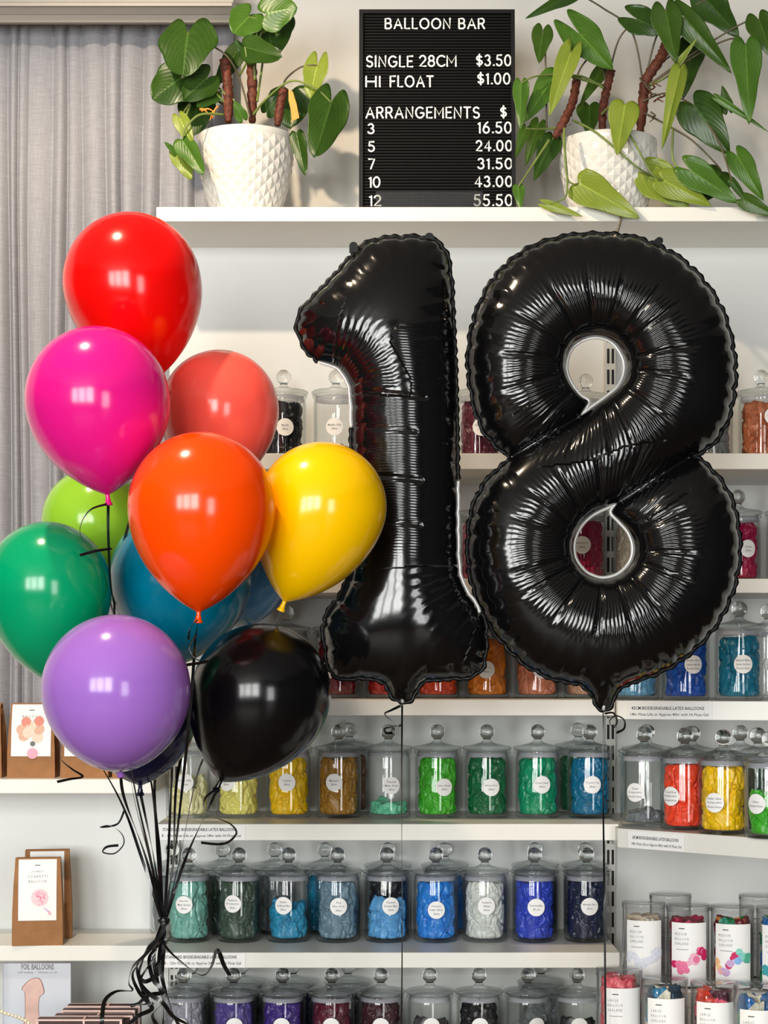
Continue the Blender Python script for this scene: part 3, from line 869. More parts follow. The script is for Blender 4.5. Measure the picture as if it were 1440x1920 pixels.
tube_pack(1161, 3.575, ZT2, D2, 0.228, 'LARGE', ['hot', 'rose', 'blush', 'rose', 'hot'], GAR['rose'], 'leftmost of the front step with pink garland', 0.06, 12, 1.0, 0.86)
tube_pack(1246, 3.525, ZT2, D2, 0.220, 'LARGE', ['white', 'white', 'blue', 'teal'], GAR['sea'], 'in front with blue and green balloons', -0.05, 13, 0.98, 0.84)
tube_pack(1339, 3.495, ZT2, D2, 0.218, 'LARGE', ['white', 'grey', 'grey', 'rose'], GAR['red'], 'in front with coral and red balloons', -0.1, 14, 0.98, 0.84)
tube_pack(1420, 3.43, ZT2, D2, 0.226, 'LARGE', ['white', 'blue', 'green'], GAR['blue'], 'nearest the right bottom corner', -0.1, 15, 0.95, 0.8)


# ------------------------------------------------------------------ paper bags and packets (left)
def bag(px, Yf, zb, w_, h, label, l1, art, lab_w=0.75, rotz=0.0, blank=False):
    p = P(px, 0, Yf); p.z = zb
    t = thing('paper_bag', label, 'bag', p, rotz, 'brown paper bags')
    dp = 0.065
    V = []
    for z, k, yo in ((0, 1, 0), (0.004, 1.01, 0), (h * 0.35, 1.0, 0.0), (h * 0.7, 0.95, 0.006), (h * 0.93, 0.9, 0.016), (h, 0.9, 0.022)):
        hw = w_ / 2 * k
        g = (z / h) ** 1.5
        d_ = dp - 2 * yo
        V += [(-hw, yo, z), (hw, yo, z), (hw - 0.012 * g, yo + d_ / 2, z), (hw, yo + d_, z), (-hw, yo + d_, z), (-hw + 0.012 * g, yo + d_ / 2, z)]
    Fc = []
    for j in range(5):
        for k in range(6):
            k2 = (k + 1) % 6
            Fc.append((j * 6 + k, j * 6 + k2, (j + 1) * 6 + k2, (j + 1) * 6 + k))
    Fc.append((5, 4, 3, 2, 1, 0))
    b_ = obj('bag_body', (V, Fc), M['kraft'], t, smooth=False)
    md = b_.modifiers.new('thickness', 'SOLIDIFY'); md.thickness = 0.0008; md.offset = 0
    hw = w_ / 2 * lab_w
    za, zt = h * 0.29, h * 0.985

    def fy(z):
        zz = z / h
        pts = [(0, 0), (0.35, 0), (0.7, 0.006), (0.93, 0.016), (1.0, 0.022)]
        for (a, ya), (c, yc) in zip(pts, pts[1:]):
            if zz <= c: return ya + (yc - ya) * (zz - a) / (c - a)
        return 0.022
    g = grid_rect(-hw, hw, za, zt, 4, 14)
    card = obj('card', ([(x, fy(z) - 0.0018, z) for x, y, z in g[0]], g[1]), M['paper'], t, smooth=False)
    if blank: return t
    mm = []
    for k, ln in enumerate(l1):
        wd = hw * 1.05 * len(ln) / 8
        q = flat_text(ln, -wd / 2, wd / 2, zt - 0.030 - k * 0.0105, zt - 0.0245 - k * 0.0105, 0, space=1.4, res=1)
        mm.append(([(x, fy(z) - 0.0026, z) for x, y, z in q[0]], q[1]))
    obj('lettering', join(mm), M['greyink'], card, smooth=False)
    mm = grid_rect(-0.006, 0.006, zt - 0.0135, zt - 0.012, 2, 1)
    obj('printed_mark', ([(x, fy(z) - 0.0026, z) for x, y, z in mm[0]], mm[1]), M['ink'], card, smooth=False)
    V, Fc, mi, keys = [], [], [], sorted(set(a[3] for a in art))
    for k, (ax, az, ar, ac) in enumerate(art):
        d_ = disc(ax, az, ar, 0, 20, 2)
        b0 = len(V)
        V += [(x, fy(z) - 0.0026 - 0.00004 * k, z) for x, y, z in d_[0]]
        Fc += [tuple(i + b0 for i in q) for q in d_[1]]; mi += [keys.index(ac)] * len(d_[1])
    a = obj('balloon_print', (V, Fc), [PRINTS[k] for k in keys], card, smooth=False)
    a.data.polygons.foreach_set('material_index', mi)
    return t


PRINTS.update({k: pm('print_' + k, c, 0.5, 0.3, 0.1, 200) for k, c in dict(salmon=(222, 140, 125), tan=(222, 175, 150), cream=(232, 210, 190), petal=(240, 170, 190), smoke=(110, 110, 105), palepink=(238, 205, 212)).items()})
zc = 0.105
setart = [(0.004, 0.078, 0.006, 'smoke'), (-0.017, 0.096, 0.012, 'tan'), (0.015, 0.093, 0.013, 'cream'), (-0.022, 0.110, 0.012, 'tan'), (0.017, 0.112, 0.013, 'tan'), (-0.008, 0.103, 0.012, 'cream'), (0.000, 0.118, 0.012, 'cream'), (-0.012, 0.128, 0.011, 'salmon'), (0.018, 0.130, 0.011, 'salmon'), (0.004, 0.056, 0.0125, 'petal')]
bag(58, 4.15, ZL1, 0.108, 0.170, 'brown bag with balloon set card left of the lavender balloon', ['BALLOON', 'SET'], setart, 0.84)
bag(-42, 4.15, ZL1, 0.108, 0.170, 'brown bag cut by the left edge beside the balloon set bag', ['BALLOON', 'SET'], setart, 0.84)
bag(158, 4.15, ZL1, 0.108, 0.170, 'brown bag mostly hidden behind the lavender balloon', ['BALLOON', 'SET'], setart, 0.84)
bag(252, 4.15, ZL1, 0.100, 0.170, 'brown bag behind the strings under the lavender balloon', ['BALLOON', 'SET'], setart, 0.84)
rr = random.Random(4)
conf = [(0.005, 0.108, 0.0195, 'palepink')]
for k in range(26):
    a, q = rr.uniform(0, 6.28), 0.0165 * math.sqrt(rr.random())
    conf.append((0.005 + q * math.cos(a), 0.108 + q * math.sin(a), rr.uniform(0.0012, 0.0028), rr.choice(['petal', 'blush', 'rose', 'petal'])))
conf += [(0.0145 + 0.0035 * k, 0.0855 - 0.0028 * k, 0.0014 + 0.0003 * k, 'lilac') for k in range(4)] + [(0.0275, 0.073, 0.0035, 'blush')]
bag(70, 4.10, ZL2, 0.112, 0.196, 'brown bag with jumbo confetti balloon card on the lower left shelf', ['JUMBO', 'CONFETTI', 'BALLOON'], conf, 0.76, 0.12)
bag(88, 4.20, ZL2, 0.112, 0.204, 'brown bag standing behind the jumbo confetti bag', ['JUMBO', 'CONFETTI', 'BALLOON'], conf, 0.7, 0.14)

m, N, K, b = nodes('pale_blue_card')
tc = N.new('ShaderNodeTexCoord'); sp = N.new('ShaderNodeSeparateXYZ'); K.new(tc.outputs['Generated'], sp.inputs[0])
r = N.new('ShaderNodeValToRGB'); r.color_ramp.elements[0].color = lin((196, 206, 222)) + (1,); r.color_ramp.elements[1].color = lin((205, 206, 212)) + (1,)
K.new(sp.outputs[2], r.inputs['Fac']); K.new(r.outputs['Color'], b.inputs['Base Color']); b.inputs['Roughness'].default_value = 0.4
M['bluecard'] = m
Yp = 4.12
p = P(69, 0, Yp); p.z = ZL3
t = thing('balloon_packet', 'flat pale blue packet headed foil balloons at the lower left', 'packet', p)
hw = 64 * Yp / F
zt = zs(1806, Yp) - ZL3
obj('packet_body', box(-hw, hw, 0, 0.012, 0, zt, 0.0015), M['bluecard'], t, smooth=False)


def loc(x, y): return ((x - 69) * Yp / F, (HZ - y) * Yp / F + ZC - ZL3)


a, b_ = loc(40, 1818), loc(101, 1807)
a2, b2 = loc(33, 1826), loc(108, 1821)
obj('lettering', flat_text('FOIL BALLOONS', a[0], b_[0], a[1], b_[1], -0.0008, weight=0.015), M['greyink'], t, smooth=False)
obj('small_print', flat_text('Self sealing  -  Helium or air', a2[0], b2[0], a2[1], b2[1], -0.0008, res=1), M['greyink'], t, smooth=False)
shp = spline([Vector(loc(*q)) for q in [(66, 1833), (76, 1836), (82, 1850), (83, 1862), (76, 1868), (73, 1880), (73, 1900), (76, 1930), (46, 1930), (47, 1900), (46, 1862), (41, 1856), (43, 1849), (54, 1838)]], 4, True)
cen = sum(shp, Vector((0, 0))) / len(shp)
mm = [((q.x - cen.x) * 0.92 + cen.x, -0.0014, (q.y - cen.y) * 0.97 + cen.y) for q in shp]
M['rosefoil'] = pm('printed_rose_balloon', (216, 180, 170), 0.45, 0.3, 0.12, 30)
M['roseline'] = pm('printed_rose_outline', (150, 112, 108), 0.45, 0.3, 0.12, 30)
obj('balloon_print', ([(q.x, -0.0008, q.y) for q in shp], [tuple(range(len(shp) - 1, -1, -1))]), M['roseline'], t, smooth=False)
obj('balloon_print', (mm, [tuple(range(len(mm) - 1, -1, -1))]), M['rosefoil'], t, smooth=False)
tag(obj('cellophane_packet', box(P(-60, 0, 4.09).x, P(5, 0, 4.09).x, 4.09, 4.11, ZL3, zs(1806, 4.09), 0.002), M['plastic'], smooth=False), 'clear cellophane packet at the left edge beside the blue packet', 'packet')
M['darkbox'] = pm('dark_brown_card', (74, 52, 48), 0.5, 0.3, 0.15, 30)
M['pinkedge'] = pm('pale_pink_edging', (232, 200, 192), 0.5, 0.3, 0.05, 30)
for k, (xl, xr, yt, Y) in enumerate([(125, 262, 1886, 4.02), (116, 252, 1894, 3.97), (102, 248, 1904, 3.92), (69, 228, 1911, 3.86)]):
    a, b_ = P(xl, yt, Y), P(xr, yt, Y)
    t = thing('gift_box', 'flat brown box with pale pink edging, %s' % ['rearmost of the row at the lower left', 'second from the back of the lower left row', 'second from the front of the lower left row', 'foremost of the row at the lower left'][k], 'box', ((a.x + b_.x) / 2, Y, ZL3), 0, 'flat boxes with pink edging')
    w_, h = (b_.x - a.x) / 2, a.z - ZL3
    obj('box_body', box(-w_, w_, 0.0, 0.030, 0, h - 0.0005), M['darkbox'], t, smooth=False)
    obj('edging', join([box(-w_ - 0.001, w_ + 0.001, -0.002, 0.0, h - 0.0035, h), box(-w_ - 0.001, w_ + 0.001, 0.030, 0.0315, h - 0.0035, h),  box(-w_ - 0.001, -w_ + 0.004, -0.002, 0.0, 0, h - 0.004), box(w_ - 0.004, w_ + 0.001, -0.002, 0.0, 0, h - 0.004)]), M['pinkedge'], t, smooth=False)
    obj('elastic_band', join([box(0.008, 0.012, -0.003, -0.0005, 0, h + 0.001), box(0.008, 0.012, -0.003, 0.032, h, h + 0.0016)]), M['pinkedge'], t, smooth=False)
# a string of pearls draped at the very corner
M['pearl'] = pm('pearl', (232, 222, 196), 0.2, 0.6, 0.05, 60, coat=0.4)
t = thing('pearl_string', 'string of cream pearls in the lower left corner', 'beads', P(20, 1990, 3.9))
bl = lathe([(0, -0.0042)] + [(0.0042 * math.sin(a), -0.0042 * math.cos(a)) for a in [PI * k / 8 for k in range(1, 8)]] + [(0, 0.0042)], 12)
bm_ = to_mesh('bead', bl, M['pearl'])
for q in spline([Vector((-6, 1892)), Vector((10, 1900)), Vector((30, 1906)), Vector((48, 1914)), Vector((62, 1926))], 3):
    obj('bead', bm_, None, t, P(q.x, q.y, 3.9) - t.location)
obj('thread', tube([P(q.x, q.y, 3.9) - t.location for q in spline([Vector((-6, 1892)), Vector((10, 1900)), Vector((30, 1906)), Vector((48, 1914)), Vector((62, 1926)), Vector((66, 1990))], 3)], 0.0006, 5), M['pearl'], t)

# ------------------------------------------------------------------ letter board
xl, xr = P(673, 0, 4.16).x, P(967, 0, 4.16).x
Hb = (HZ - 21) * 4.2 / F + ZC - ZTOP
Wb = xr - xl
lb = thing('letter_board', 'black letter board with white balloon prices between the plants', 'sign', ((xl + xr) / 2, 4.165, ZTOP + 0.0005))
lb.rotation_euler = (-0.07, 0, 0)
Hb = Hb / math.cos(0.07)
fw = 0.009
obj('frame', join([box(-Wb / 2, Wb / 2, -0.008, 0.014, 0, fw), box(-Wb / 2, Wb / 2, -0.008, 0.014, Hb - fw, Hb), box(-Wb / 2, -Wb / 2 + fw, -0.008, 0.014, fw, Hb - fw), box(Wb / 2 - fw, Wb / 2, -0.008, 0.014, fw, Hb - fw)]), M['blackframe'], lb, smooth=False)
rib, nr = [], 66
V = []
for k in range(nr):
    z0_ = fw + (Hb - 2 * fw) * k / nr; dz = (Hb - 2 * fw) / nr
    for zz, yy in ((z0_ + dz * 0.1, 0.006), (z0_ + dz * 0.2, 0.0), (z0_ + dz * 0.8, 0.0), (z0_ + dz * 0.9, 0.006)):
        V += [(-Wb / 2 + fw, yy, zz), (Wb / 2 - fw, yy, zz)]
V = [(-Wb / 2 + fw, 0.006, fw), (Wb / 2 - fw, 0.006, fw)] + V
obj('ribbed_panel', (V, [(2 * k, 2 * k + 1, 2 * k + 3, 2 * k + 2) for k in range(len(V) // 2 - 1)]), M['felt'], lb, smooth=False)


def bpx(x, y):
    """photo pixel -> board coordinates (x, z); the board narrows a little towards its top"""
    v = (386 - y) / (386 - 21.0)
    l, r_ = 673 + (682 - 673) * v, 967
    return (-Wb / 2 + (x - l) / (r_ - l) * Wb, v * Hb)


def arc(cx, cy, rx, ry, a0, a1, n=14):
    return [(cx + rx * math.cos(math.radians(a0 + (a1 - a0) * k / n)), cy + ry * math.sin(math.radians(a0 + (a1 - a0) * k / n))) for k in range(n + 1)]


S_ = arc(.29, .75, .27, .25, 35, 270) + arc(.29, .25, .29, .25, 90, -145)
GL = {'A': (.78, [[(0, 0), (.39, 1), (.78, 0)], [(.14, .34), (.64, .34)]]), 'B': (.6, [[(0, 0), (0, 1), (.3, 1)] + arc(.33, .765, .22, .235, 90, -90) + [(0, .53)], [(0, .53), (.32, .53)] + arc(.34, .265, .26, .265, 90, -90) + [(0, 0)]]),
      'C': (.7, [arc(.42, .5, .42, .5, 48, 312, 22)]), 'E': (.5, [[(.5, 1), (0, 1), (0, 0), (.5, 0)], [(0, .52), (.42, .52)]]), 'F': (.5, [[(.5, 1), (0, 1), (0, 0)], [(0, .52), (.42, .52)]]),
      'G': (.8, [arc(.42, .5, .42, .5, 48, 345, 22) + [(.82, .46), (.5, .46)]]), 'H': (.66, [[(0, 0), (0, 1)], [(.66, 0), (.66, 1)], [(0, .52), (.66, .52)]]), 'I': (.02, [[(0, 0), (0, 1)]]), 'L': (.46, [[(0, 1), (0, 0), (.46, 0)]]),
      'M': (.82, [[(0, 0), (0, 1), (.41, .3), (.82, 1), (.82, 0)]]), 'N': (.66, [[(0, 0), (0, 1), (.66, 0), (.66, 1)]]), 'O': (.9, [arc(.45, .5, .45, .5, 0, 360, 28)]), 'R': (.6, [[(0, 0), (0, 1), (.3, 1)] + arc(.33, .745, .24, .255, 90, -90) + [(0, .49)], [(.3, .49), (.6, 0)]]),
      'S': (.58, [S_]), 'T': (.62, [[(0, 1), (.62, 1)], [(.31, 1), (.31, 0)]]), '$': (.58, [[(x, .1 + .8 * y) for x, y in S_], [(.29, -.06), (.29, 1.06)]]), '.': (.1, [[(.03, 0.03), (.07, 0.03)]]), '0': (.62, [arc(.31, .5, .31, .5, 0, 360, 26)]),
      '1': (.16, [[(0, .84), (.15, 1), (.15, 0)]]), '2': (.56, [arc(.27, .71, .27, .29, 165, -35) + [(0, 0), (.56, 0)]]), '3': (.54, [arc(.25, .765, .24, .235, 150, -90) + arc(.25, .265, .29, .265, 90, -150)]), '4': (.62, [[(.45, 0), (.45, 1), (0, .27), (.62, .27)]]),
      '5': (.56, [[(.5, 1), (.1, 1), (.06, .56)] + arc(.26, .31, .3, .31, 128, -145)]), '6': (.58, [arc(.29, .3, .29, .3, 0, 360, 20), [(.01, .33), (.08, .6), (.24, .85), (.42, 1)]]), '7': (.54, [[(0, 1), (.54, 1), (.18, 0)]]), '8': (.56, [arc(.28, .76, .23, .24, 0, 360, 18), arc(.28, .265, .28, .265, 0, 360, 20)])}
for s_, xa_, xb_, ya_, yb_ in [('BALLOON BAR', 728, 913, 34, 55), ('SINGLE', 692, 780, 102, 124), ('28CM', 790, 860, 101, 123), ('$3.50', 895, 961, 100, 122), ('HI', 690, 719, 139, 160), ('FLOAT', 735, 817, 138, 160), ('$1.00', 897, 959, 133, 155), ('ARRANGEMENTS', 689, 902, 194, 216), ('$', 939, 952, 193, 215),
                               ('3', 692, 706, 224, 244), ('16.50', 897, 961, 221, 243), ('5', 692, 706, 256, 276), ('24.00', 893, 962, 254, 275), ('7', 692, 706, 287, 307), ('31.50', 896, 962, 286, 307), ('10', 692, 715, 319, 340), ('43.00', 890, 962, 318, 339), ('12', 692, 716, 352, 373), ('55.50', 888, 962, 351, 373)]:
    a, c = bpx(xa_, yb_), bpx(xb_, ya_)
    pen, strokes = 0.0, []
    for ch in s_:
        if ch == ' ': pen += 0.62; continue
        wd, st_ = GL[ch]
        strokes += [[(pen + x, y) for x, y in q] for q in st_]
        pen += wd + (0.34 if len(s_) > 4 and ch not in '.' else 0.26)
    xm = max(x for q in strokes for x, y in q); r_ = 0.00205
    hh, ww = c[1] - a[1] - 2 * r_, c[0] - a[0] - 2 * r_
    parts = []
    for q in strokes:
        pts = [Vector((a[0] + r_ + x / max(xm, .1) * ww, 0, a[1] + r_ + y * hh)) for x, y in q]
        m_ = tube(pts, r_, 8)
        parts.append(([(p.x, -0.0008 + p.y * 0.5, p.z) for p in m_[0]], m_[1]))
        for e in (pts[0], pts[-1]):
            d_ = disc(e.x, e.z, r_, -0.0008 - r_ * 0.45, 10, 1)
            parts.append(d_)
    obj('lettering', join(parts), M['letter'], lb, smooth=False)
# clear holder in front of the lowest line
xa_, xb_ = P(705, 0, 4.135).x, P(905, 0, 4.135).x
t = thing('acrylic_holder', 'clear acrylic sign holder across the foot of the letter board', 'sign holder', ((xa_ + xb_) / 2, 4.135, ZTOP + 0.0005))
w_ = (xb_ - xa_) / 2
M['acrylic'] = clear('acrylic', (0.80, 0.81, 0.82), (0.6, 0.62, 0.63), 0.12, 0.10)
obj('front_lip', box(-w_, w_, 0, 0.003, 0.004, 0.044), M['acrylic'], t, smooth=False)
obj('foot', box(-w_, w_, 0, 0.020, 0, 0.004), M['acrylic'], t, smooth=False)


# ------------------------------------------------------------------ potted plants
def pot_mesh(Rt, Rb, h, nseg=22, rows=10):
    """tapered pot faced with raised diamonds: peaks on a checkerboard of points, the valleys run between them"""
    V, Fc = [], []
    nn, rr_ = 44, 11
    for j in range(rr_ + 1):
        t = j / rr_
        z = 0.004 + (h - 0.018) * t
        R = Rb + (Rt - Rb) * math.sin(t * PI / 2) ** 0.85
        for i in range(nn):
            bump = 0.0030 if (i + j) % 2 == 0 and 0 < j < rr_ else 0.0
            an = 2 * PI * i / nn
            V.append(((R + bump) * math.cos(an), (R + bump) * math.sin(an), z))
    for j in range(rr_):
        for i in range(nn):
            i2 = (i + 1) % nn
            a, b_, c, d = j * nn + i, j * nn + i2, (j + 1) * nn + i2, (j + 1) * nn + i
            if (i + j) % 2 == 0: Fc += [(a, b_, d), (b_, c, d)]
            else: Fc += [(a, b_, c), (a, c, d)]
    wall = (V, Fc)
    lip = lathe([(Rt, h - 0.0145), (Rt + 0.0008, h - 0.010), (Rt + 0.001, h - 0.003), (Rt, h), (Rt - 0.004, h), (Rt - 0.006, h - 0.006), (Rt - 0.010, h - 0.05), (0, h - 0.05)], 60)
    base = lathe([(0, 0.0), (Rb - 0.004, 0.0), (Rb, 0.004)], nn)
    return join([wall, lip, base])


def leaf_mesh(base, tip, width, Yb, Yt, lobe=0.25, fold=0.25, curl=0.1, tilt=0.0, seed=0, rnd_=0.0):
    """heart-shaped blade from its notch to its tip; width in photo pixels"""
    B, Tp = P(base[0], base[1], Yb), P(tip[0], tip[1], Yt)
    ax = Tp - B; L = ax.length; ax.normalize()
    nrm = Vector((0, -1, 0)); nrm = (nrm - ax * nrm.dot(ax)).normalized()
    sd = ax.cross(nrm).normalized()
    if tilt:
        q = Matrix.Rotation(tilt, 3, ax); nrm = q @ nrm; sd = q @ sd
    Wd = width * Yb / F / max(0.35, math.cos(tilt)) * (1 + 0.12 * abs(fold))
    nu, nv = 12, 16
    rr = random.Random(seed)
    ph = rr.uniform(0, 6)
    V, lu, lv = [], [], []
    for j in range(nv + 1):
        v = j / nv
        W = Wd / 2 * max(0.0, 1 - v ** (1.75 + rnd_)) ** (0.82 - 0.12 * rnd_) * (0.86 + 0.14 * math.sin(PI * min(1, v * 2.2)))
        for i in range(-nu, nu + 1):
            u = i / nu
            au = abs(u)
            y = v * L - lobe * L * math.sin(PI * min(1.0, au ** 0.85) * 0.92) * (1 - v) ** 2.6
            x = u * W
            d = -fold * abs(x) * (1 - 0.35 * v) + 0.35 * fold * x * x / (Wd / 2 + 1e-6)
            d += -curl * L * v * v + 0.035 * Wd * math.sin(v * 7 + ph + u * 1.5) * au
            d += 0.12 * lobe * L * (1 - v) ** 3 * au
            V.append(B + ax * y + sd * x + nrm * d)
            lu.append(u); lv.append(v)
    n1_ = 2 * nu + 1
    Fc = [(j * n1_ + i, j * n1_ + i + 1, (j + 1) * n1_ + i + 1, (j + 1) * n1_ + i) for j in range(nv) for i in range(2 * nu)]
    return V, Fc, lu, lv


def plant(name_label, pot_px, pot_y, Yp, Rt, Rb, h, leaves, stems, extra=None, roundness=0.0):
    base = P(pot_px, 0, Yp); base.z = ZTOP + 0.0005
    t = thing('potted_plant', name_label, 'plant', base, 0, 'potted plants on the top shelf')
    obj('pot', pot_mesh(Rt, Rb, h), M['pot'], t, smooth=False)
    obj('soil', lathe([(0, h - 0.022), (Rt * 0.6, h - 0.023), (Rt - 0.0085, h - 0.028), (Rt - 0.012, h - 0.045), (0, h - 0.045)], 40), M['soil'], t)
    for pts, r in stems:
        pp = [P(x, y, Y) - base for x, y, Y in pts]
        sp_ = spline(pp, 8)
        rad = [r * Yp / F * (0.62 + 0.38 * min(1, k / 5)) * (1 + 0.14 * math.sin(k * 2.4)) for k in range(len(sp_))]
        obj('stem', tube(sp_, rad, 12), M['bark'], t)
    for k, lf in enumerate(leaves):
        bs, tp, wd, mt = lf[:4]
        o_ = lf[4] if len(lf) > 4 else {}
        Yb = o_.get('Y', Yp); Yt = o_.get('Yt', Yb - 0.02)
        V, Fc, lu, lv = leaf_mesh(bs, tp, wd * (1 + 0.12 * roundness), Yb, Yt, o_.get('lobe', 0.25), o_.get('fold', 0.25), o_.get('curl', 0.08), o_.get('tilt', 0.0), k, roundness)
        ob = obj('leaf', ([q - base for q in V], Fc), M['leaf%d' % (3 if mt == 0 and roundness == 0 and k % 3 else mt)], t)
        for nm, dat in (('lu', lu), ('lv', lv)):
            at = ob.data.attributes.new(nm, 'FLOAT', 'POINT'); at.data.foreach_set('value', dat)
        md = ob.modifiers.new('thickness', 'SOLIDIFY'); md.thickness = 0.0006
        if 'from' in o_:
            pts = [P(x, y, Y) - base for x, y, Y in o_['from']] + [P(bs[0], bs[1], Yb) - base]
            obj('petiole', tube(spline(pts, 8), 0.0030 if not o_.get('dark') else 0.0024, 8, 0.0018), M['darkstalk'] if o_.get('dark') else M['petiole'], ob)
    if extra: extra(t, base)
    return t


YP = 4.225
q0 = (470, 222, 4.22)
left_leaves = [
    ((352, 62), (341, 138), 100, 0, dict(Y=4.14, Yt=4.10, lobe=0.42, fold=0.3, tilt=0.2, **{'from': [q0, (450, 150, 4.2), (425, 105, 4.17), (383, 78, 4.16)]}, dark=1)),
    ((339, 146), (286, 184), 78, 0, dict(Y=4.19, lobe=0.35, **{'from': [(440, 200, 4.2), (410, 165, 4.19), (365, 150, 4.2)]})),
    ((388, 146), (345, 185), 56, 0, dict(Y=4.16, lobe=0.35, tilt=-0.2, **{'from': [(430, 200, 4.2), (405, 175, 4.18), (392, 158, 4.17)]})),
    ((466, 32), (437, 61), 62, 1, dict(Y=4.18, lobe=0.5, fold=0.1, **{'from': [(472, 110, 4.21), (490, 60, 4.2), (492, 40, 4.19)]})),
    ((501, 26), (556, 12), 66, 1, dict(Y=4.17, lobe=0.3, fold=0.15, **{'from': [(478, 150, 4.2), (476, 90, 4.19), (488, 45, 4.18)]})),
    ((500, 40), (513, 106), 94, 0, dict(Y=4.25, lobe=0.25, fold=-0.2, **{'from': [(482, 190, 4.22), (492, 120, 4.25)]})),
    ((459, 88), (524, 106), 44, 0, dict(Y=4.15, Yt=4.10, lobe=0.15, fold=0.3, tilt=0.3, **{'from': [(450, 140, 4.19), (462, 115, 4.16)]})),
    ((446, 94), (406, 156), 36, 0, dict(Y=4.27, lobe=0.2)),
    ((471, 112), (440, 74), 20, 0, dict(Y=4.21, lobe=0.2, fold=0.5)),
    ((595, 123), (580, 182), 42, 2, dict(Y=4.16, lobe=0.42, fold=-0.25, tilt=0.25, **{'from': [(531, 172, 4.2), (535, 150, 4.19), (560, 128, 4.17), (582, 122, 4.16)]}, dark=1)),
    ((621, 192), (592, 290), 68, 0, dict(Y=4.12, Yt=4.07, lobe=0.32, fold=0.25, tilt=-0.25, **{'from': [(475, 215, 4.21), (500, 185, 4.18), (545, 152, 4.15), (590, 165, 4.13)]})),
    ((545, 172), (545, 238), 78, 0, dict(Y=4.29, lobe=0.15, fold=-0.1)),
    ((556, 250), (572, 326), 27, 0, dict(Y=4.16, lobe=0.1, fold=0.5)),
    ((372, 192), (356, 254), 66, 0, dict(Y=4.27, lobe=0.2, fold=-0.15, **{'from': [(430, 205, 4.24), (400, 185, 4.26)]})),
    ((404, 174), (369, 198), 30, 1, dict(Y=4.19, lobe=0.2, **{'from': [(440, 190, 4.2), (420, 172, 4.2)]})),
    ((337, 221), (359, 268), 28, 2, dict(Y=4.12, lobe=0.25, fold=0.35, **{'from': [(350, 215, 4.15), (356, 195, 4.19)]})),
    ((342, 262), (382, 323), 36, 1, dict(Y=4.10, Yt=4.07, lobe=0.1, fold=0.5, tilt=-0.3, **{'from': [(420, 215, 4.14), (375, 215, 4.11), (348, 240, 4.1)]})),
    ((333, 286), (358, 334), 32, 2, dict(Y=4.13, lobe=0.3, fold=0.3)),
    ((334, 290), (309, 266), 12, 1, dict(Y=4.13, lobe=0.1, fold=0.4)),
    ((455, 222), (440, 190), 22, 1, dict(Y=4.2, lobe=0.2)),
    ((500, 210), (520, 180), 30, 0, dict(Y=4.28, lobe=0.2)),
]


def left_extra(t, base):
    pl = [(541, 168), (549, 172), (556, 195), (561, 221), (549, 226), (548, 232), (545, 205), (541, 188)]
    V = [P(x, y, 4.13) - base for x, y in pl] + [P(x, y, 4.131) - base for x, y in pl]
    n = len(pl)
    obj('plant_tag', (V, [tuple(range(n)), tuple(range(2 * n - 1, n - 1, -1))] + [(k, (k + 1) % n, n + (k + 1) % n, n + k) for k in range(n)]), M['tag'], t, smooth=False)
    for k, (pa, pb) in enumerate([((375, 205), (392, 216)), ((378, 208), (402, 210)), ((402, 208), (394, 226)), ((408, 200), (398, 222))]):
        obj('dry_sheath', tube(spline([P(*pa, 4.16) - base, P((pa[0] + pb[0]) / 2, (pa[1] + pb[1]) / 2 - 5, 4.155) - base, P(*pb, 4.16) - base], 5), 0.0028, 6, 0.001), M['tag'], t)


plant('leafy potted plant with thick brown stems in a white pot in front of the curtain', 461, 388, YP, 0.1105, 0.073, 0.192, left_leaves,
      [([(428, 230, 4.2), (428, 180, 4.2), (425, 140, 4.2), (421, 112, 4.2)], 9.5), ([(473, 230, 4.24), (473, 160, 4.24), (471, 104, 4.24)], 9.5), ([(520, 236, 4.19), (525, 200, 4.19), (532, 168, 4.19)], 8.5)], left_extra, 0.9)

